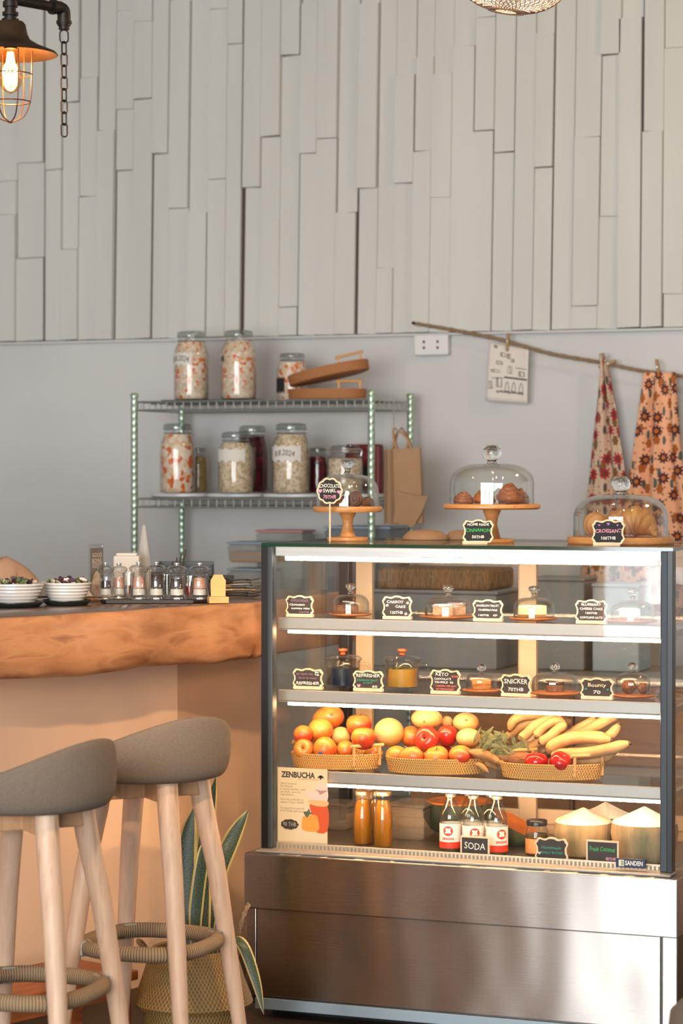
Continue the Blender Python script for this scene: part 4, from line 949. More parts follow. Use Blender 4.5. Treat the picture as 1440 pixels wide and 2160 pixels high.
# trimmed coconuts
m_husk = M('coconut_husk', '#7d7250', .75, col2='#a68a62', ns=9, stretch=(3, 3, .7), lo=.38, hi=.62, bump=.3, bs=60, bstretch=(4, 4, .6)); m_cflesh = M('coconut_white', '#eadfcb', .6, col2='#e0cfb2', ns=14)
def coconut(label, x0, x1, yt, Y, rz=0):
    xc = (x0 + x1) / 2; p = atY(xc, yt, Y); s = pm(p); R = (x1 - x0) / s / 2; H = p.z - ZD
    t = thing('trimmed_coconut', label, 'coconut', (p.x, Y, ZD), rz, 'trimmed coconuts on the bottom deck')
    zs = H * .70
    bm = BM(); lathe(bm, [(0, 0), (R * .78, 0), (R * .84, .003), (R * .95, zs * .4), (R, zs * .75), (R * .97, zs)], 36); obj('husk', bm, m_husk, t)
    bm = BM(); lathe(bm, [(R * .97, zs), (R * .9, zs + .007), (R * .05, H - .001), (0, H)], 5, mtx=Matrix.Rotation(.5, 4, 'Z')); lathe(bm, [(R * .97, zs), (R * .93, zs + .005), (R * .35, zs + (H - zs) * .62), (0, zs + (H - zs) * .7)], 36); obj('trimmed_top', bm, m_cflesh, t, smooth=False)
coconut('trimmed coconut with a white peaked top next to the honey jar', 1168, 1292, 1703, 6.16, .2)
coconut('trimmed coconut standing behind, between two coconut peaks', 1222, 1332, 1691, 6.31, .8)
coconut('trimmed coconut partly behind the case corner post', 1288, 1430, 1701, 6.13, .5)
# =================================================================== ON TOP OF THE CASE
YTOP = 6.22
def cake_stand(label, xc, x0, x1, yplate, ythick, bx0, bx1, Y):
    p = atY(xc, yplate, Y); s = pm(p); R = (x1 - x0) / s / 2; zp = p.z - ZTOP; th = ythick / s; rb = (bx1 - bx0) / s / 2
    t = thing('cake_stand', label, 'cake stand', (p.x, Y, ZTOP), 0, 'wooden pedestal cake stands')
    bm = BM(); lathe(bm, [(0, 0), (rb, 0), (rb * 1.02, .004), (rb, .009), (rb * .5, .011), (0, .011)], 40); obj('foot', bm, m_stand, t)
    hh = zp - th; rn = rb * .24; b = hh - .011
    bm = BM(); lathe(bm, [(0, .0112), (rb * .40, .0112), (rb * .38, .014), (rn * 1.25, .011 + b * .3), (rn, .011 + b * .5), (rn * 1.15, .011 + b * .7), (rb * .40, .011 + b * .93), (rb * .42, hh - .0003), (0, hh - .0003)], 28); obj('stem', bm, m_stand, t)
    bm = BM(); lathe(bm, [(0, hh), (R * .96, hh), (R, hh + th * .3), (R, zp - th * .2), (R * .985, zp), (0, zp)], 56); obj('plate', bm, m_stand, t)
    return V((p.x, Y, p.z))
tA = cake_stand('small wooden cake stand holding chocolate swirls', 733, 660, 806, 1068, 12, 690, 776, YTOP)
dome('domed glass cover over the chocolate swirls on the small cake stand', 733, 131, 967, YTOP, tA.z + .0005, 32, 'glass covers on top of the case', .45, 'tab')
tB = cake_stand('tall wooden cake stand holding cinnamon rolls', 1037, 935, 1140, 1063, 11, 990, 1084, YTOP)
dome('big glass cover over the cinnamon rolls on the tall cake stand', 1037, 178, 938, YTOP, tB.z + .0005, 42, 'glass covers on top of the case', .5, 'ball')
pC = atY(1309, 1132, YTOP); sC = pm(pC)
bm = BM(); R = 226 / sC / 2; zz = pC.z - ZTOP; lathe(bm, [(0, 0), (R * .98, 0), (R, .003), (R, zz - .003), (R * .985, zz), (0, zz)], 56)
o = obj('serving_board', bm, m_stand, loc=(pC.x, YTOP, ZTOP)); tag(o, 'round wooden board under the croissants on top of the case', 'serving board')
dome('wide glass cover over the croissants on the round board', 1309, 200, 1003, YTOP, pC.z + .0005, 42, 'glass covers on top of the case', .45, 'ball')
m_roll = M('cinnamon_roll_crust', '#a9622f', .55, col2='#7d4220', ns=40, bump=.3, bs=90, coat=.25)
m_swirl = M('chocolate_pastry', '#7a4a2a', .5, col2='#452817', ns=26, bump=.3, bs=90, coat=.2)
def spiral_roll(name, label, c, R, H, mat, mfill, rz=0, on_side=False, group=None):
    t = thing(name, label, 'pastry', c, 0, group, rot=(radians(90), 0, rz) if on_side else (0, 0, rz))
    turns = 3.3; n = 96; pts = []; rr = []; tr = H / 6.2
    for i in range(n + 1):
        u = i / n; a = -u * turns * 2 * pi; r = (R - tr * 1.1) * (1 - .86 * u ** 1.7)
        pts.append((r * cos(a), r * sin(a), tr + (H - 2 * tr) * u)); rr.append(tr * (1.25 if 0 < i < n else .4) * (1 + .05 * sin(i * .9)))
    bm = BM(); tube(bm, pts, rr, 10); obj('dough_spiral', bm, mat, t, ang=0)
    bm = BM(); lathe(bm, [(0, .001), (R * .80, .001), (R * .80, H * .3), (R * .66, H * .6), (R * .3, H * .88), (0, H * .9)], 24); obj('filling', bm, mfill, t)
    return t
m_fill = M('cinnamon_filling', '#5a2d14', .6)
def onplate(px, plate, dy=0): return V((atY(px, 1060, plate.y + dy).x, plate.y + dy, plate.z + .0008))
spiral_roll('cinnamon_roll', 'small cinnamon roll at the outer edge of the tall stand', onplate(977, tB, -.01), .028, .034, m_roll, m_fill, .4, group='cinnamon rolls under the big glass cover')
spiral_roll('cinnamon_roll', 'cinnamon roll in the middle of the tall stand behind the reflection', onplate(1020, tB, .0), .032, .040, m_roll, m_fill, 1.4, group='cinnamon rolls under the big glass cover')
spiral_roll('cinnamon_roll', 'tall glossy cinnamon roll, the biggest under the big cover', onplate(1074, tB, -.03), .037, .056, m_roll, m_fill, 2.4, group='cinnamon rolls under the big glass cover')
spiral_roll('cinnamon_roll', 'cinnamon roll tucked behind the biggest roll', onplate(1094, tB, .035), .030, .042, m_roll, m_fill, .9, group='cinnamon rolls under the big glass cover')
for k, (px, dy, R, H, rz, sd, lb) in enumerate(((690, -.01, .021, .026, .3, 0, 'flat chocolate swirl behind the cloud shaped sign'), (716, -.045, .022, .026, 1.5, 0, 'chocolate swirl in front of the others beside the cloud shaped sign'),
        (729, .03, .023, .030, 2.2, 0, 'orange brown chocolate swirl at the back of the small stand'), (748, -.03, .022, .032, .0, 1, 'chocolate swirl standing on its side in the small glass cover'), (776, -.005, .020, .028, .9, 0, 'dark chocolate swirl near the rim of the small glass cover'))):
    c = onplate(px, tA, dy)
    if sd: c = c + V((0, H * .5, R * .92))
    spiral_roll('chocolate_swirl', lb, c, R, H, m_swirl, m_choc, rz, bool(sd), 'chocolate swirls under the small glass cover')
m_crois = M('croissant_crust', '#d59a58', .5, col2='#b9763a', ns=14, stretch=(3, 1, 1), bump=.3, bs=40, coat=.15)
def croissant(label, c, L, R, rz, bend=.5):
    t = thing('croissant', label, 'pastry', c, rz, 'croissants under the wide glass cover')
    n = 72; pts = []; rr = []
    for i in range(n + 1):
        u = i / n * 2 - 1; x = L / 2 * u; y = -bend * L * .5 * (u * u)
        seg = abs(((u + 1) * 3.5) % 1 - .5) * 2
        prof = max(.16, (1 - abs(u) ** 1.7)) ** .8
        pts.append((x, y, R * prof * .96)); rr.append(R * prof * (.86 + .14 * (1 - seg ** 3)))
    bm = BM(); tube(bm, pts, rr, 16); obj('crust', bm, m_crois, t, ang=0)
zC = V((pC.x, YTOP, pC.z + .001))
croissant('smaller pale croissant by the pink lettered sign', V((atY(1254, 1100, YTOP - .01).x, YTOP - .005, zC.z)), .10, .033, 2.0, .5)
croissant('large golden croissant facing the aprons', V((atY(1340, 1100, YTOP - .020).x, YTOP - .02, zC.z)), .118, .042, .12, .25)
croissant('croissant lying behind the other two', V((atY(1306, 1100, YTOP + .05).x, YTOP + .064, zC.z)), .10, .038, .2, .3)

# =================================================================== WALL THINGS
p0, p1 = atY(874, 706, YW - .03), atY(946, 749, YW - .03)
t = thing('wall_socket', 'white double power socket box on the plaster wall below the boards', 'power socket', ((p0.x + p1.x) / 2, YW - .004, (p0.z + p1.z) / 2))
w_, h_ = p1.x - p0.x, p0.z - p1.z
bm = BM(); box(bm, (0, -.018, 0), (w_, .036, h_), .006); obj('box', bm, m_whiteplastic, t, smooth=False)
bm = BM()
for x in (-.2, .2):
    for z in (-.14, .14):
        b3(bm, x * w_ - .004, x * w_ + .004, -.0366, -.0358, z * h_ - .005, z * h_ + .005, .001)
obj('socket_holes', bm, m_inkd, t, smooth=False)
YR = YW - .06
rp = [(872, 682), (960, 697), (1060, 718), (1160, 746), (1262, 764), (1340, 780), (1400, 789), (1470, 797), (1560, 806), (1625, 810)]
R3 = bez([atY(x, y, YR) for x, y in rp], 10)
bm = BM(); tube(bm, R3, .006, 8)
for k in (0, 1): 
    tw = [q + V((0, .004 * cos(i * 1.2 + k * pi), .004 * sin(i * 1.2 + k * pi))) for i, q in enumerate(R3)]; tube(bm, tw, .0042, 6)
o = obj('hanging_rope', bm, m_rope); tag(o, 'jute rope strung across the back wall from a nail', 'rope')
bm = BM(); tube(bm, [atY(873, 682, YW), atY(871, 681, YR - .02)], .003, 8); ball(bm, atY(871, 681, YR - .02), .006, 10, 6); o = obj('nail', bm, m_iron); tag(o, 'dark nail in the boards holding the end of the rope', 'nail')
bm = BM(); tube(bm, [atY(1625, 810, YW), atY(1627, 810, YR - .02)], .003, 8); ball(bm, atY(1627, 810, YR - .02), .006, 10, 6); o = obj('nail', bm, m_iron); tag(o, 'dark nail in the plaster beyond the peach flowered cloth', 'nail')
m_peg = M('clothes_peg_wood', '#a5835c', .7)
def peg(label, x, y, lean):
    c = atY(x, y, YR - .006); t = thing('clothes_peg', label, 'clothes peg', c, 0, 'wooden pegs on the rope', rot=(0, lean, 0))
    for s_ in (-1, 1):
        bm = BM(); box(bm, (0, s_ * .0062, 0), (.011, .006, .066), .002, rot=Euler((s_ * .07, 0, 0))); obj('prong', bm, m_peg, t, smooth=False)
    bm = BM(); tube(bm, [(0, -.012, .004), (0, .012, .004)], .003, 8); obj('spring', bm, m_chrome, t)
peg('wooden peg clipping the paper drawing', 1071, 722, .03); peg('wooden peg lying almost sideways on the red flowered cloth', 1281, 768, 1.2); peg('wooden peg on the peach flowered cloth', 1387, 777, -.15)
# paper drawing
YP = YR - .010
c = [atY(1030, 722, YP), atY(1117, 738, YP), atY(1111, 852, YP), atY(1022, 845, YP)]
cc = sum(c, V()) / 4; t = thing('paper_drawing', 'white paper with a pencil drawing of shelves pegged to the rope', 'drawing', cc)
def pap(u, v, off=0):
    q = c[0].lerp(c[1], u).lerp(c[3].lerp(c[2], u), v); curl = -.02 * u ** 4 * (1 - v) + .012 * (v - .5) ** 2 + .004
    return q - cc + V((0, curl - off, 0))
b = bmesh.new(); g = [[b.verts.new(pap(i / 12, j / 12)) for i in range(13)] for j in range(13)]
for j in range(12):
    for i in range(12): b.faces.new((g[j][i], g[j][i + 1], g[j + 1][i + 1], g[j + 1][i]))
o = obj('sheet', b, M('drawing_paper', '#dcd3c9', .9), t); sm = o.modifiers.new('s', 'SOLIDIFY'); sm.thickness = .0008
def stroke(bm, pts, w):
    for (u0, v0), (u1, v1) in zip(pts, pts[1:]):
        n = max(1, int(max(abs(u1 - u0), abs(v1 - v0)) * 12)); b = bmesh.new(); L = sqrt((u1 - u0) ** 2 + (v1 - v0) ** 2) + 1e-6
        nu, nv = -(v1 - v0) / L * w, (u1 - u0) / L * w; vs = []
        for k in range(n + 1):
            u, v = u0 + (u1 - u0) * k / n, v0 + (v1 - v0) * k / n
            vs.append((b.verts.new(pap(u + nu, v + nv, .0016)), b.verts.new(pap(u - nu, v - nv, .0016))))
        for A_, B_ in zip(vs, vs[1:]): b.faces.new((A_[0], A_[1], B_[1], B_[0]))
        merge(bm, b)
bm = BM(); rnd = random.Random(8)
stroke(bm, [(.42, .56), (.98, .56)], .014)
bd = BM()
stroke(bd, [(.68, .37), (.96, .37)], .006); stroke(bd, [(.25, .82), (.9, .82)], .012); stroke(bd, [(.12, .6), (.4, .58)], .006)
for (u, v) in ((.5, .7), (.66, .7), (.84, .7)): stroke(bd, [(u - .05, v + .1), (u - .03, v - .02), (u, v - .07), (u + .03, v - .02), (u + .05, v + .1), (u - .05, v + .1)], .007)
for (u, v, w, h) in ((.36, .17, .12, .06), (.5, .18, .07, .08), (.28, .32, .14, .05), (.55, .42, .1, .12), (.84, .47, .14, .08), (.2, .47, .2, .04), (.1, .72, .08, .12), (.3, .66, .12, .16), (.17, .05, .07, .04), (.6, .25, .08, .05)):
    stroke(bd, [(u - w / 2, v - h / 2), (u + w / 2, v - h / 2), (u + w / 2, v + h / 2), (u - w / 2, v + h / 2), (u - w / 2, v - h / 2)], .005)
    for k in range(3):
        x = u - w / 2 + w * rnd.random(); stroke(bd, [(x, v - h / 2), (x + .02, v + h / 2)], .006)
for k in range(14):
    u, v = rnd.uniform(.2, .9), .82 + rnd.uniform(-.02, .035); stroke(bd, [(u, v), (u + .03, v + rnd.uniform(-.03, .03))], .006)
obj('pencil_lines', bd, m_ink, t, smooth=False); obj('dark_line', bm, m_inkd, t, smooth=False)
# hanging cloths
def cloth(name, label, rows, Y, mat, ncol=26, folds=4, amp=.02, seed=1):
    """rows: (y, xl, xr) in photo pixels from top to hem"""
    cL = [V((atY(r[1], r[0], Y).x, atY(r[2], r[0], Y).x, atY(r[1], r[0], Y).z)) for r in rows]
    Z0 = cL[0].z; cen = V(((cL[0].x + cL[0].y) / 2, Y, Z0)); sp = bez(cL, 6); b = bmesh.new(); uvl = b.loops.layers.uv.new('UVMap'); g = []
    for j, q in enumerate(sp):
        row = []; wdt = q.y - q.x
        for i in range(ncol + 1):
            u = i / ncol; a = amp * min(1, j / 6) * (sin(u * folds * 2 * pi + seed + .3 * sin(j * .2)) + .5 * sin(u * folds * 3.3 * pi + seed * 2))
            row.append(b.verts.new(V((q.x + wdt * u, Y + a, q.z)) - cen))
        g.append(row)
    for j in range(len(g) - 1):
        for i in range(ncol):
            f = b.faces.new((g[j][i], g[j][i + 1], g[j + 1][i + 1], g[j + 1][i])); vs = [(i, j), (i + 1, j), (i + 1, j + 1), (i, j + 1)]
            for lp, (ii, jj) in zip(f.loops, vs):
                w0 = abs(sp[jj].y - sp[jj].x); lp[uvl].uv = ((ii / ncol - .5) * (w0 * .6 + .10) + seed, sp[jj].z)
    o = obj(name, b, mat, loc=cen); s_ = o.modifiers.new('s', 'SOLIDIFY'); s_.thickness = .0015; tag(o, label, 'cloth'); return o
m_fl1 = floral('red_flower_cloth', '#cdb096', '#a51f2c', '#5a4027', '#7c5a2c', '#4a5350')
m_fl2 = floral('peach_flower_cloth', '#e8ab83', '#4a1a22', '#b8682a', '#a55b20', '#4d5a56')
cloth('hanging_cloth', 'beige cloth with red flowers gathered to a point on the rope', [(745, 1264, 1274), (790, 1263, 1284), (850, 1257, 1296), (920, 1249, 1306), (1000, 1241, 1319), (1060, 1233, 1330), (1150, 1226, 1345), (1240, 1220, 1360)], YR - .022, m_fl1, folds=2, amp=.012, seed=1)
cloth('hanging_cloth', 'peach cloth with dark flowers and orange leaves pegged to the rope', [(786, 1357, 1424), (850, 1349, 1428), (930, 1338, 1434), (1010, 1325, 1444), (1100, 1312, 1458), (1200, 1300, 1475), (1300, 1290, 1490)], YR - .058, m_fl2, folds=2.5, amp=.012, seed=3)

# =================================================================== WIRE RACK
def rk(x, y, Y): return atY(x, y, Y)
f0, f1 = atY(283, 845, 7.99), atY(783, 842, 7.99)
RX0, RX1 = f0.x, f1.x; RY0, RY1 = 7.99, 8.40; RZ = [atY(283, 848, 7.99).z, atY(283, 1052, 7.99).z, 1.0, .25]
rack = thing('wire_rack', 'chrome wire shelving rack with ringed posts against the plaster wall', 'shelving rack', ((RX0 + RX1) / 2, (RY0 + RY1) / 2, 0)); ro = V(rack.location)
for x in (RX0, RX1):
    for y in (RY0, RY1):
        prof = [(0, .0), (.0125, .0)]; z = .02
        while z < RZ[0] + .012: prof += [(.0128, z), (.0128, z + .022), (.0122, z + .0230), (.0122, z + .0240)]; z += .0254
        prof += [(.0128, z), (.015, z + .001), (.015, z + .012), (.012, z + .016), (0, z + .017)]
        bm = BM(); lathe(bm, prof, 14, (x - ro.x, y - ro.y, 0)); obj('post', bm, m_post_green, rack)
for zi, z in enumerate(RZ):
    bm = BM(); fx = lambda x, y, zz: (x - ro.x, y - ro.y, zz)
    for y in (RY0, RY1):
        for dz in (0, -.030): tube(bm, [fx(RX0, y, z + dz), fx(RX1, y, z + dz)], .0038, 6)
        n = 26
        for k in range(n + 1):
            x = RX0 + .03 + (RX1 - RX0 - .06) * k / n; tube(bm, [fx(x, y, z), fx(x, y, z - .030)], .0024, 5)
    for x in (RX0, RX1):
        for dz in (0, -.030): tube(bm, [fx(x, RY0, z + dz), fx(x, RY1, z + dz)], .0038, 6)
        for k in range(8):
            y = RY0 + .03 + (RY1 - RY0 - .06) * k / 7; tube(bm, [fx(x, y, z), fx(x, y, z - .030)], .0024, 5)
    for k in range(1, 36):
        x = RX0 + (RX1 - RX0) * k / 36; tube(bm, [fx(x, RY0, z), fx(x, RY1, z)], .0018, 4)
    for k in (1, 2): 
        y = RY0 + (RY1 - RY0) * k / 3; tube(bm, [fx(RX0, y, z - .004), fx(RX1, y, z - .004)], .003, 5)
    obj('wire_shelf', bm, m_chrome, rack)
m_pick = cells('white_orange_pickle', [(0, '#d9c4aa'), (.3, '#e6d6c2'), (.55, '#e0c0a0'), (.74, '#d9662a'), (.88, '#e08a50'), (.93, '#c9b49a')], 85, .4, .4)
m_pick2 = cells('orange_white_pickle', [(0, '#e3cfb8'), (.28, '#dab894'), (.5, '#d65f25'), (.72, '#e57a38'), (.85, '#ead8c4')], 62, .4, .4)
m_oat = cells('pale_kraut', [(0, '#c9b190'), (.3, '#d8c3a4'), (.55, '#b89f7d'), (.8, '#e0ceb2')], 110, .6, .5)
m_beet = cells('dark_red_beet', [(0, '#4d0a16'), (.4, '#650d1c'), (.7, '#380711')], 60, .3, .3)
m_must = cells('mustard_seed', [(0, '#8d7340'), (.5, '#a08650')], 120, .6, .3)
m_jlid = thin_glass('jar_lid_glass', '#d9dedb', .10, .9, .05)
def jar(label, x0, x1, yt, Y, zb, mc, fill=.80, lab=None, clip=False, grp='preserving jars on the wire rack', zoff=.0):
    xc = (x0 + x1) / 2; p = atY(xc, yt, Y); s = pm(p); R = (x1 - x0) / s / 2; H = p.z - zb
    t = thing('preserving_jar', label, 'jar', (p.x, Y, zb), 0, grp); rn = R * .74
    out = [(0, 0), (R * .88, 0), (R * .97, .006), (R, .02), (R, H * .62), (R * .96, H * .72), (R * .84, H * .80), (rn, H * .84), (rn, H * .90)]
    bm = BM(); lathe(bm, out, 32); obj('glass_body', bm, m_jar, t)
    bm = BM(); hf = H * fill; pr = [(0, .004), (R * .86, .004), (R * .955, .012)] + [(r - .004, z) for r, z in out[4:8] if z < hf] 
    rl = pr[-1][0]; lathe(bm, pr + [(rl * .98, hf), (0, hf + .003)], 32); obj('contents', bm, mc, t)
    bm = BM(); lathe(bm, [(0, H * .905), (rn * 1.08, H * .905), (rn * 1.1, H * .93), (rn * 1.05, H * .985), (rn * .8, H), (0, H)], 28); ld = obj('lid', bm, m_jlid, t)
    bm = BM()
    for z in (H * .86, H * .915): tube(bm, [(rn * 1.09 * cos(a), rn * 1.09 * sin(a), z) for a in [2 * pi * i / 28 for i in range(28)]], .0016 if not clip else .0025, 6, closed=True)
    if clip:
        for s_ in (-1, 1): tube(bm, bez([(s_ * rn * 1.1, 0, H * .92), (s_ * (rn * 1.1 + .012), -.004, H * .88), (s_ * (rn * 1.1 + .010), -.006, H * .78)], 5), .003, 6)
    else: tube(bm, bez([(rn * .5, -rn * 1.08, H * .93), (rn * .2, -rn * 1.22, H * .88), (-.1 * rn, -rn * 1.2, H * .84)], 5), .0016, 6)
    obj('wire_clamp', bm, m_chrome, t)
    if clip:
        bm = BM(); lathe(bm, [(rn * 1.0, H * .895), (rn * 1.10, H * .897), (rn * 1.10, H * .905), (rn, H * .907)], 28); obj('rubber_seal', bm, M('seal_orange', '#c77a45', .6), t)
    if lab:
        bm = BM(); a0, a1 = lab[1]; b = bmesh.new(); n = 14; z0, z1_ = H * lab[2][0], H * lab[2][1]; vs = []
        for i in range(n + 1):
            a = a0 + (a1 - a0) * i / n; e = .006 * sin(i * 1.7)
            vs.append((b.verts.new(((R + .001) * cos(a), (R + .001) * sin(a), z0 + e)), b.verts.new(((R + .001) * cos(a), (R + .001) * sin(a), z1_ - e * .5))))
        for A_, B_ in zip(vs, vs[1:]): b.faces.new((A_[0], B_[0], B_[1], A_[1]))
        merge(bm, b); pl = obj('paper_label', bm, lab[3] if len(lab) > 3 else m_paper, t)
        if lab[0]:
            bm = BM(); text_bm(bm, lab[0], .030, (0, (z0 + z1_) / 2), R * 1.15, y=-.0004, jit=.1)
            bmesh.ops.subdivide_edges(bm, edges=[e for e in bm.edges if e.calc_length() > .008], cuts=2); am = (a0 + a1) / 2
            for v in bm.verts: a = am + v.co.x / R; v.co = V(((R + .0018) * cos(a), (R + .0018) * sin(a), v.co.z))
            obj('handwriting', bm, m_inkd, pl, smooth=False)
    return t
ZS0, ZS1 = RZ[0] + .004, RZ[1] + .004
m_mat = M('black_mat', '#262625', .7)
for k, (x0, x1, y0) in enumerate(((352, 452, 8.09), (455, 556, 8.09))):
    a, b_ = atY(x0, 845, y0), atY(x1, 845, y0); bm = BM(); b3(bm, a.x, b_.x, y0 - .05, y0 + .14, ZS0, ZS0 + .004, .001); o = obj('black_mat', bm, m_mat, smooth=False); tag(o, ['thin black mat under the dated pickle jar', 'thin black mat under the taller pickle jar'][k], 'mat')
YJ = 8.14
jar('tall pickle jar with a dated paper label on the upper rack shelf', 366, 441, 699, YJ, ZS0 + .0045, m_pick, .84, ('8.8.2024', (-2.6, -1.1), (.50, .68)))
jar('tall pickle jar with a narrow label, second on the upper rack shelf', 465, 541, 697, YJ, ZS0 + .0045, m_pick, .86, ('8.8', (-3.0, -2.3), (.52, .66)))
jar('shorter pickle jar with a black label beside the rattan trays', 583, 649, 745, 8.26, ZS0, m_pick, .80, (None, (-2.6, -1.7), (.18, .48), m_chalk_blk))
m_tray = M('white_tray', '#d6d6d3', .35)
trays = [(312, 428, 'white plate under the orange and white pickle jar'), (430, 545, 'white plate under the pale jar and the red jar'), (548, 670, 'white plate under the second dated jar'), (672, 800, 'white plate behind the small cake stand')]
for x0, x1, lb in trays:
    a, b_ = atY(x0, 1040, 8.13), atY(x1, 1040, 8.13); bm = BM(); rr = (b_.x - a.x) / 2
    lathe(bm, [(0, 0), (rr * .94, 0), (rr, .004), (rr, .014), (rr * .97, .015), (rr * .95, .007), (0, .007)], 40, sy=.75); o = obj('white_plate', bm, m_tray, loc=((a.x + b_.x) / 2, 8.17, ZS1)); tag(o, lb, 'plate', 'white plates on the lower rack shelf')
ZP = ZS1 + .0155
jar('jar of bright orange and white pickles on the lower rack shelf', 337, 412, 893, 8.12, ZP, m_pick2, .84)
jar('small mustard coloured jar hidden behind the orange pickle jar', 398, 438, 944, 8.26, ZP, m_must, .8)
jar('pale grain jar with a blank label on the lower rack shelf', 460, 534, 911, 8.10, ZP, m_oat, .82, (None, (-2.7, -.6), (.52, .72)))
jar('dark red beet jar behind the pale grain jar', 497, 567, 898, 8.27, ZP, m_beet, .84)
jar('pale jar with a dated label on the lower rack shelf', 574, 654, 893, 8.12, ZP, m_oat, .84, ('8.8.2024', (-2.5, -.65), (.46, .68)))
jar('small dark red jar beside the dated pale jar', 648, 692, 944, 8.24, ZP, m_beet, .8)
jar('squat clip lid jar behind the chocolate swirl dome', 690, 766, 939, 8.12, ZP, m_oat, .72, clip=True)
a = atY(768, 937, 8.27); bm = BM(); box(bm, (0, 0, (a.z - ZP) / 2), (.135, .05, a.z - ZP), .008); t = thing('red_pouch', 'dark red pouch standing behind the clip lid jar', 'pouch', (a.x, 8.27, ZP))
obj('bag', bm, M('dark_red_pouch', '#7d1420', .4, col2='#5b0f18', ns=6), t, smooth=False); bm = BM(); b3(bm, -.05, .05, -.0262, -.0256, .02, .10); obj('label_panel', bm, m_chalk_blk, t, smooth=False)
# rattan trays with handles
def rtray(label, x0, x1, y0, y1, zb, tilt=0, lift=0, hx=(-.1, .1)):
    xc = (x0 + x1) / 2; Y = 8.13; p = atY(xc, y1, Y); W = (x1 - x0) / pm(p) / 2 / cos(TH) * .96; h = .038
    t = thing('rattan_tray', label, 'tray', (p.x, Y, zb + lift), 0, 'brown rattan trays on the upper rack shelf', rot=(0, -tilt, 0))
    prof = [(0, .001), (.95, .001)]
    for k in range(5):
        for q in (-.3, 0, .3): z = max(.003, (h) * (k + .5 + q) / 5); prof.append((.97 + .02 * k / 5 + (.012 if q == 0 else 0), z))
    prof += [(.985, h + .001), (.95, h), (.93, .006), (0, .006)]
    bm = BM(); lathe(bm, [(r * W, z) for r, z in prof], 56, sy=.62); obj('woven_body', bm, m_wick2, t, ang=1.2)
    bm = BM(); hw = W * .34; xo = W * .62
    for s_ in (-1, 1): tube(bm, [(xo + s_ * hw * .8, -.02, h * .5), (xo + s_ * hw * .8, -.02, h + .026)], .0045, 8)
    tube(bm, [(xo - hw, -.02, h + .028), (xo + hw, -.02, h + .028)], .0055, 8); obj('handle', bm, m_beech, t)
rtray('flat rattan tray at the bottom of the pair', 605, 775, 822, 845, ZS0, 0)
rtray('rattan tray propped at a slant on the other tray', 606, 784, 783, 840, ZS0, .20, .077)
# paper carrier bags on a hook
hk = atY(832, 872, RY0 - .02); YH = RY0 + .06
p = atY(836, 868, YH); bm = BM(); tube(bm, bez([(p.x, YH, RZ[0] + .002), (p.x - .006, YH - .012, RZ[0] - .01), (p.x - .008, YH, p.z - .05), (p.x + .006, YH - .008, p.z - .065), (p.x + .022, YH, p.z - .05)], 8), .0022, 6)
o = obj('wire_hook', bm, m_chrome); tag(o, 'bent wire hook hanging from the upper rack shelf', 'hook'); HX = p.x + .006; HZ = p.z - .062
def carrier(label, xl, xr, yt, yb, Y, lean, flap=False):
    a, b_ = atY(xl, yt, Y), atY(xr, yb, Y); W, H = (b_.x - a.x), a.z - b_.z; cx = (a.x + b_.x) / 2
    t = thing('paper_carrier_bag', label, 'paper bag', (cx, Y, b_.z), 0, 'kraft carrier bags on the wire hook', rot=(0, lean, 0))
    bm = BM(); d = .022; prism(bm, [(-W / 2, 0), (W / 2, 0), (W / 2 * .92, H), (-W / 2 * .92, H)], -d / 2, d / 2)
    for v in bm.verts:
        if v.co.z > H * .9: v.co.y *= .5
    obj('sack', bm, m_kraft, t, smooth=False)
    bm = BM(); prism(bm, [(-W / 2, .0), (-W / 2 * 1.0 + .001, H * .98), (-W / 2 * .82, H), (-W / 2 * .8, .01)], -d / 2 - .0006, -d / 2 + .001); obj('gusset_fold', bm, m_kraft2, t, smooth=False)
    bm = BM(); dx, dz = HX - cx, HZ - b_.z
    for s_ in (-1, 1): tube(bm, bez([(-W * .26, s_ * .006, H * .97), (dx * .6 - .02, s_ * .005, H + (dz - H) * .5), (dx - .006, 0, dz), (dx + .006, 0, dz), (dx * .6 + .03, s_ * .005, H + (dz - H) * .5), (W * .2, s_ * .006, H * .97)], 6), .0042, 6, flat=.5)
    obj('twisted_handle', bm, m_kraft, t)
    if flap:
        bm = BM(); prism(bm, [(-W * .40, .004), (W * .25, -.012), (W * .50, .03), (W * .78, H * .36), (W * .30, H * .37), (-W * .22, H * .43)], -.004, .004, bev=.001); obj('folded_base', bm, m_kraft, t, smooth=False, loc=(0, -d / 2 - .012, 0), rot=(.06, 0, 0))
carrier('kraft carrier bag at the wall side of the hanging pair', 812, 876, 948, 1106, YH + .028, .0)
carrier('front kraft carrier bag with its base folded up at the side', 828, 893, 946, 1104, YH - .004, -.03, True)
# containers on the lowest visible shelf
m_clearc = thin_glass('cloudy_plastic', '#e4e6e4', .06, .9, .12, ('#bfc0bb', .35)); m_bluelid = M('pale_blue_lid', '#93a3b0', .5); m_pinklid = M('pink_lid', '#c98a86', .5); m_curry = M('orange_filling', '#c98a4e', .6)
ZS2 = RZ[2] + .004
b0 = plastic_box('cloudy plastic tub with a pale blue lid, lower of the stacked pair', 494, 580, 1186, 8.08, ZS2 + .02, m_clearc, m_bluelid, .14, 'plastic tubs on the bottom rack shelf')
zt0 = atY(537, 1186, 8.08).z
plastic_box('cloudy plastic tub with orange filling, upper of the stacked pair', 494, 580, 1142, 8.08, zt0 + .001, m_clearc, m_bluelid, .14, 'plastic tubs on the bottom rack shelf', inside=(m_curry, .5))
b0.location.z = ZS2
plastic_box('wide plastic tub with a pink lid', 553, 652, 1117, 8.25, ZS2, m_clearc, m_pinklid, .13, 'plastic tubs on the bottom rack shelf')
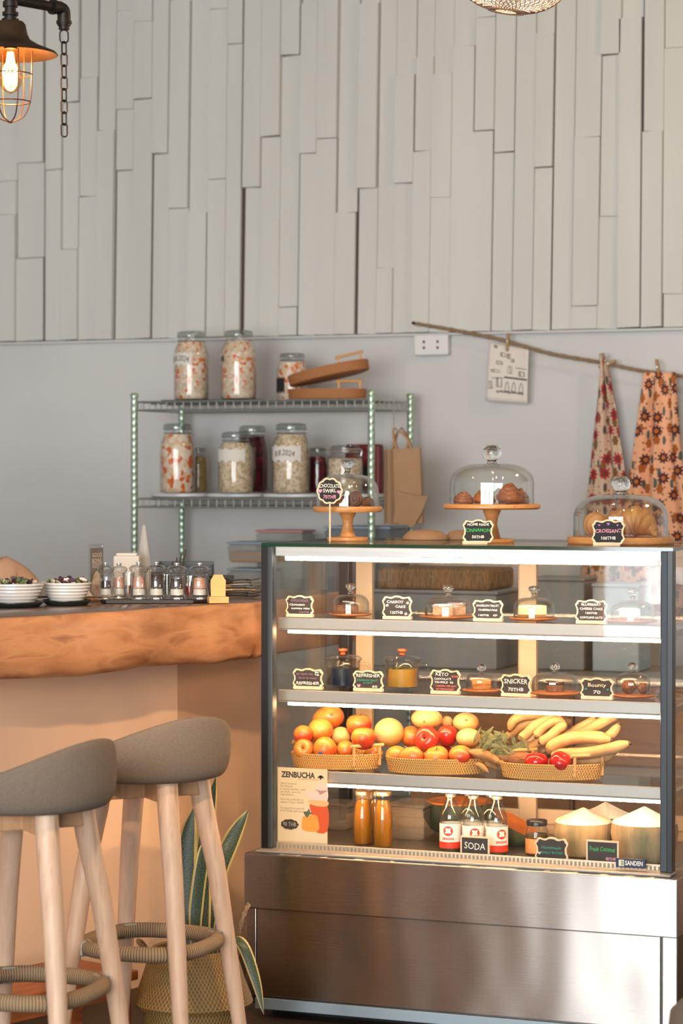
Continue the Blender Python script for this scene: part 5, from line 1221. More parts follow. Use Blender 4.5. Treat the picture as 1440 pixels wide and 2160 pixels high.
plastic_box('long grey tinted tub near the carrier bags', 705, 842, 1109, 8.17, ZS2, thin_glass('grey_plastic', '#c9ced2', .06, .9, .1, ('#8f979c', .4)), m_bluelid, .2, 'plastic tubs on the bottom rack shelf')
# counter behind the case; its brown stands in for warm rear-glass reflections
m_bkw = wood('counter_wood', '#8a6444', '#9b7350', '#76533a', (1.2, 6, 9), .55, 3)
bk = thing('back_counter', 'work counter in the staff aisle behind the display case, brown in place of warm reflections', 'counter', (-2.05, 7.95, 0))
for k in range(4):
    x0 = -.62 + k * .56
    bm = BM(); b3(bm, x0 + .003, x0 + .557, -.47, -.02, .0, .77); cab = obj('cabinet_body', bm, m_bkw, bk, smooth=False)
    bm = BM(); b3(bm, x0 + .012, x0 + .548, -.488, -.4705, .06, .755, .003); dr = obj('cabinet_door', bm, m_bkw, cab, smooth=False)
    bm = BM(); tube(bm, [(x0 + .06, -.505, .60), (x0 + .06, -.505, .72)], .005, 8); obj('handle', bm, m_alu, dr)
bm = BM(); b3(bm, -.65, 1.65, -.50, -.0, .7705, .80, .004); obj('counter_top', bm, m_alu, bk, smooth=False)
m_woodbox = wood('bread_box', '#b98d5c', '#a67b4b', None, (1, 1, 12), .6, 5)
def onback(label, name, x0, x1, yt, Y, mat, zb, depth=.16, cat='box'):
    a, b_ = atY(x0, yt, Y), atY(x1, yt, Y); H = a.z - zb; t = thing(name, label, cat, ((a.x + b_.x) / 2, Y, zb))
    bm = BM(); box(bm, (0, 0, H / 2 - .006), (b_.x - a.x, depth, H - .012), .006); obj('body', bm, mat, t, smooth=False)
    bm = BM(); box(bm, (0, 0, H - .006), ((b_.x - a.x) * 1.03, depth * 1.04, .012), .004); obj('lid', bm, mat, t, smooth=False)
for args in (('grey storage box seen through the rear door, next to the woven hamper', 'storage_box', 1135, 1245, 1215, 7.7, M('grey_plastic_box', '#7f868a', .5), .8005), ('pale blue box seen through the rear door', 'storage_box', 1262, 1360, 1228, 7.7, M('pale_blue_box', '#9fb0bb', .5), .8005)): onback(*args)
onback('long grey crate under the woven hamper, seen through the rear door', 'storage_box', 815, 1075, 1238, 7.7, M('grey_crate', '#8b9094', .5), .8005, .3)
a, b_ = atY(818, 1195, 7.7), atY(1065, 1195, 7.7); zh = atY(815, 1238, 7.7).z + .0005; t = thing('woven_hamper', 'woven brown hamper seen through the rear sliding door', 'hamper', ((a.x + b_.x) / 2, 7.7, zh))
m_hamper = M('hamper_weave', '#9a7c5d', .8, col2='#6f563d', ns=60, stretch=(6, 1, .6), bump=.4, bs=120)
H = a.z - zh; bm = BM(); box(bm, (0, 0, H / 2), ((b_.x - a.x) * .95, .28, H), .012); obj('body', bm, m_hamper, t, smooth=False)
# folded kraft pieces lying behind the case top
for k, (x0, x1, yt, lb) in enumerate(((848, 945, 1118, 'rounded kraft paper bowl turned over behind the case'), (925, 992, 1119, 'second kraft paper bowl leaning behind the cinnamon sign'))):
    Y = 6.42; p = atY((x0 + x1) / 2, yt, Y); R = (x1 - x0) / pm(p) / 2; H = max(p.z - ZTOP, .02)
    bm = BM(); lathe(bm, [(R, 0), (R * 1.0, .004), (R * .96, H * .35), (R * .75, H * .82), (R * .4, H), (0, H)], 36); lathe(bm, [(R * .985, 0), (R * .94, H * .33), (R * .73, H * .79), (0, H * .95)], 36)
    o = obj('paper_bowl', bm, m_kraft, loc=(p.x, Y + .06 * k, ZTOP)); tag(o, lb, 'bowl', 'kraft bowls turned over on the case')
# =================================================================== THINGS ON THE BAR
ZQ = ZBT + .0015
def onbar(x, ybase): return atZ(x, ybase, ZQ)
m_salad = M('salad_leaf', '#4a5a35', .6, col2='#6f7a4a', ns=30); m_salad2 = M('purple_leaf', '#4d2b3f', .6); m_salad3 = M('pale_onion', '#d3c3bb', .5)
m_napk = M('napkin', '#ddd6cd', .9); m_cut = M('cutlery_steel', '#8d8780', .25, 1)
def salad_bowl(lab_t, lab_b, x0, x1, yrim, ybase, seed):
    xc = (x0 + x1) / 2; D0 = onbar(xc, ybase); c = D0 + FH * .10; s = pm(c); R = (x1 - x0) / s / 2; yr = atD(xc, yrim, c.dot(FH)); zr = yr.z
    t = thing('plate', lab_t, 'plate', c, TH, 'dark plates under the salad bowls')
    W = R * .99
    bm = BM(); lathe(bm, [(0, 0), (W * .85, 0), (W * 1.0, .010), (W, .013), (W * .9, .007), (0, .006)], 40); obj('dish', bm, m_darkplate, t)
    zb = ZQ + .0078; H = zr - zb
    tb = thing('salad_bowl', lab_b, 'bowl', (c.x, c.y, zb), 0, 'ribbed white salad bowls on the bar')
    prof = [(0, 0), (R * .55, 0), (R * .60, .004)]
    for k in range(1, 13):
        u = k / 12; prof.append((R * (.60 + .40 * u ** .62) + (.0014 if k % 2 else -.0006), H * u))
    bm = BM(); lathe(bm, prof + [(R * .97, H), (R * .9, H * .7), (R * .6, H * .15), (0, H * .1)], 44); obj('bowl_body', bm, m_ceramic, tb)
    rnd = random.Random(seed)
    for nm, m, n in (('green_leaves', m_salad, 26), ('purple_leaves', m_salad2, 22), ('onion_shreds', m_salad3, 12)):
        bm = BM()
        for k in range(n):
            a, r = rnd.uniform(0, 2 * pi), R * .82 * sqrt(rnd.random()); z = H * .93 + .012 * (1 - r / R) + rnd.uniform(-.004, .008)
            q = V((r * cos(a), r * sin(a), z)); d = V((rnd.uniform(-1, 1), rnd.uniform(-1, 1), rnd.uniform(-.4, .6))).normalized() * .011
            tube(bm, [q - d, q, q + d], [.002, .006, .002], 5, flat=.4)
        o = obj(nm, bm, m, tb); o['kind'] = 'stuff'
    bm = BM(); lathe(bm, [(0, H * .8), (R * .84, H * .8), (R * .8, H * .86), (0, H * .93)], 28); obj('salad_bed', bm, m_salad, tb)
    return t, tb, c, R
_, _, c1, R1 = salad_bowl('dark plate under the salad bowl cut by the picture edge', 'ribbed white salad bowl in front of the seated person', -40, 82, 1230, 1283, 2)
_, _, c2, R2 = salad_bowl('dark plate under the salad bowl beside the menu card', 'ribbed white salad bowl next to the menu card', 80, 184, 1228, 1279, 5)
def fork(label, c, rz, z, grp='cutlery on the bar', tilt=0, L=.17):
    t = thing('fork', label, 'fork', (c.x, c.y, z), rz, grp, rot=(tilt, 0, rz))
    bm = BM(); tube(bm, bez([(-L * .5, 0, .002), (-L * .2, 0, .003), (L * .1, 0, .004), (L * .22, 0, .003)], 4), [.003] * 3 + [.0035] * 3 + [.0025] * 5 + [.004] * 2, 6, flat=1)
    obj('grip', bm, m_cut, t)
    bm = BM()
    for k in range(4): tube(bm, bez([(L * .22, (k - 1.5) * .0025, .003), (L * .3, (k - 1.5) * .0048, .001), (L * .46, (k - 1.5) * .0045, .006)], 3), .0012, 5)
    obj('tines', bm, m_cut, t)
def napkin(label, c, rz, s_=.05):
    t = thing('paper_napkin', label, 'napkin', c, rz, 'folded napkins beside the salad bowls'); bm = BM(); prism(bm, [(-s_ * .8, 0), (s_ * .8, 0), (0, s_ * .95)], -.004, .004)
    for v in bm.verts: v.co.y += v.co.z * .35
    obj('fold', bm, m_napk, t, smooth=False)
ql = onbar(87, 1274) + FH * .02
napkin('white folded napkin leaning between the two salad bowls', V((ql.x, ql.y, ZQ + .014)), TH)
q = onbar(172, 1272) + FH * .06
napkin('white folded napkin behind the fork near the menu card', V((q.x, q.y, ZQ + .014)), TH + .3, .035)
fork('fork lying on the plate beside the napkin in the middle', V((ql.x + .0, ql.y - .03, 0)), TH + .5, ZQ + .0155); qf = onbar(176, 1275); fork('fork resting on the plate edge by the menu card', V((qf.x, qf.y + .03, 0)), TH + .6, ZQ + .0155)
# menu card stand
q = onbar(199, 1268) + FH * .04; s = pm(q)
t = thing('menu_stand', 'clear stand with a tall printed menu card on a wooden foot', 'menu stand', q, TH + .95)
bm = BM(); box(bm, (0, 0, .006), (.075, .03, .012), .002); obj('wooden_foot', bm, m_beech, t, smooth=False)
H = atD(196, 1147, q.dot(FH)).z - q.z
bm = BM(); box(bm, (0, 0, .0125 + (H - .0125) / 2), (.06, .005, H - .0125), .001); obj('acrylic_sheet', bm, m_dome, t, smooth=False)
bm = BM(); b3(bm, -.027, .027, -.0045, -.0030, .016, H - .012); mc = obj('printed_card', bm, M('menu_card', '#77716a', .6, col2='#5d564f', ns=14), t, smooth=False)
bm = BM(); text_bm(bm, 'GOOD', .016, (0, H * .80), .042, y=-.005, bold=.0004); text_bm(bm, 'BOWL', .016, (0, H * .70), .042, y=-.005, bold=.0004)
for k in range(4): b3(bm, -.02, .02, -.0050, -.0046, H * (.58 + .025 * k), H * (.59 + .025 * k))
obj('lettering', bm, M('menu_text', '#b8a998', .7), mc, smooth=False)
bm = BM(); prism(bm, smooth_poly([(-.022, .02), (.02, .02), (.024, H * .3), (.0, H * .52), (-.02, H * .35)], 4), -.0052, -.0046); obj('bottle_picture', bm, M('menu_photo', '#a98a72', .6, col2='#c9b9a6', ns=40), mc, smooth=False)
# pepper mills on a dark tray
ta, tb_ = onbar(210, 1272), onbar(446, 1273); tc = (ta + tb_) / 2 + FH * .07; tw = (tb_ - ta).length
t = thing('serving_tray', 'long dark brown tray under the row of clear mills', 'tray', tc, TH - .02); L = tw / 2
bm = BM(); prism(bm, [(-L + .02, -.07), (L - .05, -.07), (L, -.02), (L, .05), (L - .03, .07), (-L + .02, .07), (-L, .04), (-L, -.04)], 0, .008, plane='XY', bev=.002); obj('tray_body', bm, M('dark_tray', '#26160f', .5), t, smooth=False)
ZM_ = ZQ + .0085
m_pepper = M('black_pepper', '#2b2324', .7, col2='#4a3d3a', ns=200); m_salt = M('pink_salt', '#c9836a', .6, col2='#e0b8a4', ns=200); m_white_salt = M('white_salt', '#d9d4ce', .6); m_acryl = thin_glass('mill_acrylic', '#f8f8f6', .14, 1.0, power=2.0)
def mill(label, px, ytop, dd, mc, w=40, fill=.5):
    base = onbar(px, 1266) ; c = tc + FH * dd; r = ray(px, 1250); D = c.dot(FH); q = atD(px, 1250, D); s = pm(q); zt = atD(px, ytop, D).z; H = zt - ZM_; R = w / s / 2
    t = thing('pepper_mill', label, 'mill', (q.x, q.y, ZM_), 0, 'clear spice mills on the dark tray')
    out = [(0, 0), (R * 1.0, 0), (R * 1.02, .006), (R * .86, .014), (R * .72, H * .34), (R * .66, H * .58), (R * .72, H * .64)]
    bm = BM(); lathe(bm, out, 24); obj('body', bm, m_acryl, t)
    bm = BM(); lathe(bm, [(R * .62, H * .645), (R * .74, H * .66), (R * .70, H * .70), (R * .92, H * .78), (R * .94, H * .84), (R * .75, H * .90), (R * .3, H * .925), (0, H * .925)], 24); obj('turning_head', bm, m_acryl, t)
    bm = BM(); lathe(bm, [(R * .12, H * .925), (R * .22, H * .93), (R * .24, H * .96), (R * .30, H * .97), (R * .30, H * .995), (0, H)], 14); obj('top_nut', bm, m_chrome, t)
    bm = BM(); lathe(bm, [(0, H * .30), (R * .6, H * .30), (R * .55, H * .58 * fill / .5), (0, H * .58 * fill / .5)], 20); obj('spice', bm, mc, t)
    bm = BM(); lathe(bm, [(0, .012), (R * .62, .012), (R * .60, H * .28), (0, H * .29)], 20); obj('grinder', bm, m_whiteplastic, t)
mill('clear mill half full of dark pepper next to the menu card', 223, 1186, -.01, m_pepper, 38, .42); mill('clear mill of pink salt second from the menu card', 251, 1188, .035, m_salt, 38)
mill('clear mill of pink salt with white base, third from the menu card', 293, 1185, -.01, m_salt, 44); mill('clear mill filled high with black pepper', 330, 1185, -.02, m_pepper, 44, .62)
mill('clear mill with a small dark pepper fill beside the red glass', 373, 1187, -.02, m_pepper, 46, .48); mill('clear mill of pink salt beside the wooden block', 421, 1187, -.015, m_salt, 46)
def tumbler(label, px, dd, mc, h=.05, w=28, fill=.5):
    D = tc.dot(FH) + dd; q = atD(px, 1250, D); R = w / pm(q) / 2; t = thing('small_glass', label, 'glass', (q.x, q.y, ZM_), 0, 'small glasses between the mills')
    bm = BM(); lathe(bm, [(0, 0), (R * .7, 0), (R, h)], 22); lathe(bm, [(R - .0015, h), (R * .66, .003), (0, .003)], 22); obj('glass_body', bm, m_acryl, t)
    if mc: bm = BM(); lathe(bm, [(0, .004), (R * .66, .004), (R * (.7 + .28 * fill) - .002, h * fill), (0, h * fill)], 20); obj('contents', bm, mc, t)
m_redd = M('red_jam', '#a32a3c', .3); m_amb = M('amber_oil', '#8a5a20', .2, trans=.3)
tumbler('small glass of red sauce between two mills', 400, .03, m_redd, .062, 32, .55); tumbler('small glass of amber oil behind the pink salt mills', 271, .045, m_amb, .07, 26, .5); tumbler('small empty glass in front of the black organiser', 352, .04, None, .066, 30)
# wooden sign block, seen from its back
q = onbar(459, 1273) + FH * .02; t = thing('wooden_block', 'pale wooden sign block seen from behind at the end of the tray', 'sign', q, TH + .2); s = pm(q)
bm = BM(); box(bm, (0, 0, .009), (.055, .04, .018), .002); obj('foot', bm, m_beech, t, smooth=False)
bm = BM(); H = 60 / s; prism(bm, [(-.02, .0185), (.02, .0185), (.021, H * .8), (.015, H * .9), (.012, H), (-.012, H), (-.016, H * .9), (-.021, H * .8)], -.004, .004); obj('panel', bm, M('pale_block', '#dfa96c', .6), t, smooth=False)
q = onbar(455, 1262) + FH * .10; t = thing('menu_pile', 'small pile of dark menus behind the wooden block', 'menus', q, TH)
for k in range(5):
    bm = BM(); box(bm, (.003 * k, 0, .007 + .0125 * k), (.06, .05, .010), .002, rz=.1 * k); obj('menu', bm, [m_mat, m_darkplate, m_kraft2][k % 3], t, smooth=False)
# white napkin box, paper cone, black organiser
q = onbar(258, 1262) + FH * .16; s = pm(q); H = atD(258, 1172, q.dot(FH)).z - ZQ; t = thing('napkin_box', 'white box of napkins behind the mills', 'napkin box', q, TH)
bm = BM(); box(bm, (0, 0, H / 2), (54 / s, .07, H), .004); obj('box', bm, m_napk, t, smooth=False); bm = BM(); box(bm, (0, 0, H + .004), (44 / s, .055, .008), .003); obj('napkins', bm, m_paper, t, smooth=False)
q = onbar(289, 1260) + FH * .24; s = pm(q); H = atD(289, 1104, q.dot(FH)).z - ZQ; t = thing('paper_cone', 'tall pointed translucent paper cone in front of the rack post', 'paper cone', q, 0)
bm = BM(); lathe(bm, [(.034, 0), (.028, H * .3), (.018, H * .6), (.006, H * .95), (0, H)], 20, sy=.5); obj('sheet', bm, thin_glass('translucent_paper', '#f0efec', .05, .6, .3, ('#c9c5be', .6)), t)
q = onbar(380, 1258) + FH * .22; s = pm(q); H = atD(380, 1185, q.dot(FH)).z - ZQ; t = thing('black_organiser', 'black open tray box behind the mills', 'tray box', q, TH); W = 118 / s
for nm, x0, x1, y0, y1, hh in (('front_panel', -W / 2, W / 2, -.05, -.045, .85), ('back_panel', -W / 2, W / 2, .045, .05, 1), ('end_panel', -W / 2, -W / 2 + .005, -.045, .045, 1), ('end_panel', W / 2 - .005, W / 2, -.045, .045, .9), ('floor_panel', -W / 2 + .005, W / 2 - .005, -.045, .045, .05)):
    bm = BM(); b3(bm, x0, x1, y0, y1, 0, H * hh, .001); obj(nm, bm, m_black, t, smooth=False)
for k in range(4):
    bx = V((q.x, q.y, ZQ + H * .06)) + RT * (-.045 + .008 * k); bm = BM(); tube(bm, [(0, 0, 0), (.008 + .006 * k, .0, H * (.95 + .13 * k))], .0022, 6); o = obj('stirrer', bm, M('brown_stick', '#4a382c', .6), loc=bx); tag(o, 'thin dark stirrer standing in the black tray box', 'stirrer', 'stirrers in the black tray box')
for k in range(7):
    q = onbar(496 + 6 * (k % 3), 1263) + FH * (.05 + .02 * k) - RT * .01 * (k % 2); fork('dark fork in the loose cutlery heap beside the case', q, TH + .2 * k - .5, ZQ + .004 + .0065 * k, 'loose cutlery heap beside the case', .08 * ((k % 3) - 1))
# =================================================================== BAR STOOLS
def stool(label, cx_px, D, yring, face, srot=0, loc=None):
    c = loc if loc is not None else atD(cx_px, yring, D); c = V((c.x, c.y, 0))
    t = thing('bar_stool', label, 'bar stool', c, face, 'grey bar stools at the bar')      # local +x is the way the sitter faces
    zs, zt = .722, .876; N = 48; b = bmesh.new(); R = .199
    def hgt(a):    # a=0 front, pi back
        k = (1 - cos(a)) / 2; return zs + .052 + (zt - zs - .052) * k ** 2.1
    prof = []
    for i in range(N):
        a = 2 * pi * i / N; h = hgt(a); k = (1 - cos(a)) / 2
        ro_ = R * (1.0 - .03 * (1 - k)); ex = .95
        def P_(r, z): return (r * cos(a) * ex, r * sin(a), z)
        col = [P_(ro_ * .80, zs - .006), P_(ro_ * .90, zs - .001), P_(ro_ * .965, zs + .016), P_(ro_, zs + .05 if h > zs + .07 else zs + .035), P_(ro_ * 1.0, (zs + .05 + h) / 2), P_(ro_ * .985, h - .012), P_(ro_ * .965, h - .003), P_(ro_ * .93, h), P_(ro_ * .89, h - .004), P_(ro_ * .865, h - .016), P_(ro_ * .845, (zs + .06 + h) / 2 - .003), P_(ro_ * .80, zs + .050), P_(ro_ * .66, zs + .053)]
        prof.append([b.verts.new(q) for q in col])
    for i in range(N):
        A_, B_ = prof[i], prof[(i + 1) % N]
        for k in range(len(A_) - 1): b.faces.new((A_[k], B_[k], B_[k + 1], A_[k + 1]))
    b.faces.new([p[0] for p in prof][::-1]); tv = b.verts.new((0, 0, zs + .055)); 
    for i in range(N): b.faces.new((prof[i][-1], prof[(i + 1) % N][-1], tv))
    obj('bucket_seat', b, m_fabric, t, ang=0, sub=1, rot=(0, 0, srot))
    bm = BM()
    for a in (pi / 4, 3 * pi / 4): box(bm, (0, 0, zs - .03), (.25, .045, .045), .003, rz=a)
    obj('under_frame', bm, m_ash_dark, t, smooth=False)
    for a in (pi / 4, 3 * pi / 4, 5 * pi / 4, 7 * pi / 4):
        bm = BM(); b2 = bmesh.new(); n = 8
        for z, r, w in ((zs - .006, .118, .050), (zs - .06, .126, .048), (.3, .20, .040), (0, .238, .030)): pass
        tube(bm, [(r * cos(a), r * sin(a), z) for z, r in ((zs - .006, .122), (zs - .07, .131), (.5, .165), (.25, .204), (0, .242))], [.0255, .0255, .0235, .0205, .016], 12); obj('leg', bm, m_ash, t)
    pts = []; zr = .318
    for i in range(64):
        a = 2 * pi * i / 64; ca, sa = cos(a), sin(a); n = 2.7
        r = .148 / (abs(cos(a)) ** n + abs(sin(a)) ** n) ** (1 / n); pts.append((r * ca, r * sa, zr))
    bm = BM(); b_ = bmesh.new(); tube(bm, pts, .0185, 14, closed=True); ring = obj('footrest_ring', bm, M('jute_wrap', '#9b8164', .9, col2='#77614a', ns=1, bump=0), t)
    # bolted plate on the two rear-facing legs
    for a in (3 * pi / 4, 5 * pi / 4, pi / 4, 7 * pi / 4):
        bm = BM(); r_ = .166; box(bm, (r_ * cos(a), r_ * sin(a), zr), (.030, .034, .036), .003, rz=a); pl = obj('bracket', bm, m_chrome, ring, smooth=False)
        bm = BM(); ball(bm, ((r_ - .017) * cos(a), (r_ - .017) * sin(a), zr), .006, 10, 6); obj('bolt', bm, m_steel, ring)
    return t
def wrapmat():
    m = bpy.data.materials['jute_wrap'] if 'jute_wrap' in bpy.data.materials else None
fc = TH + radians(158)
stool('grey upholstered bar stool close to the plant basket', 318, 5.8, 2000, fc, radians(-25))
stool('grey upholstered bar stool in front, its seat cut by the picture edge', 63, 5.28, 2085, fc + .03, radians(-8))
# jute wrapping as fine ribs around the ring
for m in [m for m in bpy.data.materials if m.name.startswith('jute_wrap')]:
    nt = m.node_tree; p = next(n for n in nt.nodes if n.type == 'BSDF_PRINCIPLED'); L_ = nt.links.new
    for l in list(p.inputs['Base Color'].links): nt.links.remove(l)
    tcn = nt.nodes.new('ShaderNodeTexCoord'); sx = nt.nodes.new('ShaderNodeSeparateXYZ'); L_(tcn.outputs['Object'], sx.inputs[0])
    at = nt.nodes.new('ShaderNodeMath'); at.operation = 'ARCTAN2'; L_(sx.outputs[1], at.inputs[0]); L_(sx.outputs[0], at.inputs[1])
    ml = nt.nodes.new('ShaderNodeMath'); ml.operation = 'MULTIPLY'; ml.inputs[1].default_value = 150; L_(at.outputs[0], ml.inputs[0])
    sn = nt.nodes.new('ShaderNodeMath'); sn.operation = 'SINE'; L_(ml.outputs[0], sn.inputs[0])
    mr = nt.nodes.new('ShaderNodeMapRange'); mr.inputs[1].default_value = -1; L_(sn.outputs[0], mr.inputs[0])
    L_(ramp(nt, mr.outputs[0], [(.1, '#6f5a44'), (.6, '#a48a6b')]), p.inputs['Base Color'])
    bu = nt.nodes.new('ShaderNodeBump'); bu.inputs['Strength'].default_value = .7; bu.inputs['Distance'].default_value = .003; L_(mr.outputs[0], bu.inputs['Height']); L_(bu.outputs[0], p.inputs['Normal'])
# rounded grey pouf seat at the lower corner
q = atD(1612, 2080, 4.75); t = thing('pouf', 'grey rounded pouf beside the steel base, mostly out of the picture', 'pouf', (q.x, q.y, 0), 0)
bm = BM(); lathe(bm, [(0, .06), (.15, .06), (.19, .1), (.2, .25), (.185, .38), (.13, .435), (0, .445)], 40); obj('cushion', bm, m_fabric, t)
for a in (.8, 2.4, 4.0, 5.5): bm = BM(); tube(bm, [(.12 * cos(a), .12 * sin(a), 0), (.12 * cos(a), .12 * sin(a), .06)], .016, 10); obj('leg', bm, m_ash, t)
# =================================================================== PLANT BASKET
q = atD(408, 2110, 6.13); BK = V((q.x, q.y, 0)); t = thing('belly_basket', 'braided seagrass belly basket on the floor between stool and case', 'basket', BK, 0)
bm = BM(); prof = [(0, 0), (.115, 0), (.132, .02), (.136, .06), (.130, .075)]
prof = [(0, 0), (.105, 0), (.122, .02), (.128, .06), (.122, .105)]
prof += [(.146, .096), (.152, .106), (.146, .124), (.132, .16), (.118, .205), (.108, .238), (.104, .242), (.098, .238), (.108, .18), (.12, .1), (.118, .03), (0, .02)]
lathe(bm, prof, 56, wob=lambda a, z: 1 + .012 * sin(3 * a + z * 20)); obj('woven_body', bm, m_sea, t)
for a in (.3, pi + .5):
    bm = BM(); d = V((cos(a), sin(a), 0)); e = V((-sin(a), cos(a), 0))
    hh = .125 if a < 1 else .035
    P_ = bez([d * .106 + e * -.035 + V((0, 0, .21)), d * .125 + e * -.035 + V((0, 0, .22 + hh * .7)), d * .14 + V((0, 0, .225 + hh)), d * .125 + e * .035 + V((0, 0, .22 + hh * .7)), d * .106 + e * .035 + V((0, 0, .21))], 8)
    for k in range(2): tube(bm, [q_ + V((.003 * cos(i * 1.1 + k * pi), 0, .003 * sin(i * 1.1 + k * pi))) for i, q_ in enumerate(P_)], .0042, 7)
    obj('handle', bm, m_rope, t)
def leafmat():
    m, nt, out = newmat('snake_leaf'); L = nt.links.new; p = nd(nt, 'ShaderNodeBsdfPrincipled'); L(p.outputs[0], out.inputs[0]); p.inputs['Roughness'].default_value = .4
    tc_ = nd(nt, 'ShaderNodeTexCoord'); sx = nd(nt, 'ShaderNodeSeparateXYZ'); L(tc_.outputs['UV'], sx.inputs[0])
    n = nd(nt, 'ShaderNodeTexNoise'); n.inputs['Scale'].default_value = 9; mp = nd(nt, 'ShaderNodeMapping'); mp.inputs['Scale'].default_value = (1.2, 7, 1); L(tc_.outputs['UV'], mp.inputs[0]); L(mp.outputs[0], n.inputs[0])
    g = ramp(nt, n.outputs[0], [(.42, '#1f2f25'), (.56, '#4d5f45')])
    ab = nd(nt, 'ShaderNodeMath', operation='ABSOLUTE'); su = nd(nt, 'ShaderNodeMath', operation='SUBTRACT'); su.inputs[1].default_value = .5; L(sx.outputs[0], su.inputs[0]); L(su.outputs[0], ab.inputs[0])
    gt = nd(nt, 'ShaderNodeMath', operation='GREATER_THAN'); gt.inputs[1].default_value = .36; L(ab.outputs[0], gt.inputs[0])
    x = nd(nt, 'ShaderNodeMix', data_type='RGBA'); L(gt.outputs[0], x.inputs[0]); L(g, x.inputs[6]); x.inputs[7].default_value = C('#c9b573'); L(x.outputs[2], p.inputs['Base Color']); return m
m_leaf = leafmat()
tp_ = thing('snake_plant', 'snake plant with upright yellow edged leaves growing in the belly basket', 'plant', BK + V((0, 0, .03)))
bm = BM(); lathe(bm, [(0, 0), (.07, 0), (.088, .12), (.088, .15), (0, .155)], 28); obj('soil', bm, M('soil', '#33261c', .95, bump=.6, bs=90), tp_)
def leaf(base_px, mids, w, D0, D1, twist=0):
    P_ = [atD(x, y, D0 + (D1 - D0) * i / (len(mids))) for i, (x, y) in enumerate([base_px] + mids)]; P_ = [p_ - V(tp_.location) for p_ in P_]
    S_ = bez(P_, 10); n = len(S_) - 1; b = bmesh.new(); uvl = b.loops.layers.uv.new('UVMap'); g = []; sc_ = w / 820 / 2
    for i, q_ in enumerate(S_):
        u = i / n; wd = sc_ * (.55 + .45 * min(1, u / .35)) * (1 - max(0, (u - .62) / .38) ** 2.2) + .0006; tw = twist * u
        sd = (RT * cos(tw) + FH * sin(tw)); fw = (FH * cos(tw) - RT * sin(tw))
        tn = (S_[min(i + 1, n)] - S_[max(i - 1, 0)]).normalized(); sd = (sd - tn * sd.dot(tn)).normalized()
        g.append([b.verts.new(q_ + sd * wd * k + fw * (.25 * wd * (k * k))) for k in (-1, -.72, 0, .72, 1)])
    for i in range(n):
        for k in range(4):
            f = b.faces.new((g[i][k], g[i][k + 1], g[i + 1][k + 1], g[i + 1][k]))
            us = (0, .14, .5, .86, 1)
            for lp, (kk, ii) in zip(f.loops, ((k, i), (k + 1, i), (k + 1, i + 1), (k, i + 1))): lp[uvl].uv = (us[kk], ii / n * 3)
    o = obj('leaf', b, m_leaf, tp_); s_ = o.modifiers.new('s', 'SOLIDIFY'); s_.thickness = .003; return o
leaf((430, 2060), [(428, 1940), (428, 1820), (440, 1720), (455, 1638)], 36, 6.13, 6.16, .3)
leaf((400, 2060), [(398, 1950), (393, 1860), (395, 1770), (408, 1704)], 42, 6.10, 6.12, -.2)
leaf((440, 2060), [(438, 1950), (458, 1850), (490, 1770), (524, 1708)], 40, 6.15, 6.22, .2)
leaf((415, 2060), [(412, 1950), (418, 1880), (428, 1810), (432, 1770)], 30, 6.08, 6.09, .5)
leaf((395, 2060), [(390, 1960), (380, 1890), (372, 1850)], 16, 6.14, 6.18, .6)
leaf((450, 2060), [(458, 1960), (468, 1895), (479, 1884)], 14, 6.12, 6.14, .4)
leaf((470, 2060), [(478, 1990), (492, 1978), (515, 2000), (540, 2070), (556, 2140)], 24, 6.10, 5.98, .2)
# =================================================================== CAGE LAMP
DL = 5.9; q = atD(22, 115, DL); t = thing('cage_lamp', 'industrial pipe lamp with a bronze shade, wire cage and lit filament bulb', 'lamp', q, 0); s = pm(q); R = 100 / s
def lz(y): return atD(22, y, DL).z - q.z
bm = BM(); pr = [(R, 0), (R * .96, .006), (R * .62, lz(96)), (R * .42, lz(84)), (R * .36, lz(72)), (R * .32, lz(52)), (R * .27, lz(46)), (0, lz(46))]
lathe(bm, pr, 40); lathe(bm, [(R * .985, -.001), (R * .6, lz(96) - .006), (R * .38, lz(86) - .004), (0, lz(82))], 40); obj('shade', bm, m_bronze, t)
bm = BM()
for y, r in ((44, 13), (40, 13), (36, 17), (30, 17), (27, 13), (18, 13), (16, 16), (6, 16), (4, 13)): pass
pf = [(0, lz(46))]
for y, r in ((46, 18), (40, 18), (39, 13), (34, 13), (33, 17), (26, 17), (25, 12), (16, 12), (15, 16), (4, 16), (3, 13), (-12, 13), (-13, 18), (-34, 18), (-35, 12)): pf.append((r / s, lz(y)))
pf += [(12 / s, 3.9 - q.z - .005), (0, 3.9 - q.z - .005)]
lathe(bm, pf, 20); obj('pipe_stem', bm, m_iron, t)
el = atD(131, 18, DL + .12) - q; st = V((0, 0, el.z))
bm = BM(); tube(bm, [st, st.lerp(el, .5), st.lerp(el, .86)], .0125, 14); obj('pipe_arm', bm, m_iron, t)
d = (el - st).normalized()
bm = BM(); tube(bm, bez([el - d * .03, el - d * .008, el + V((0, 0, -.006)) + d * .004, el + d * .006 + V((0, 0, -.024)), el + d * .006 + V((0, 0, -.042))], 5), .0165, 14); tube(bm, [el + d * .006 + V((0, 0, -.038)), el + d * .006 + V((0, 0, -.052))], .0135, 14)
for k in (el - d * .03, ): tube(bm, [k - d * .004, k + d * .004], .019, 14)
tube(bm, [el + d * .006 + V((0, 0, -.030)), el + d * .006 + V((0, 0, -.037))], .0195, 14); obj('pipe_elbow', bm, m_iron, t)
c0 = el + d * .006 + V((0, 0, -.052))
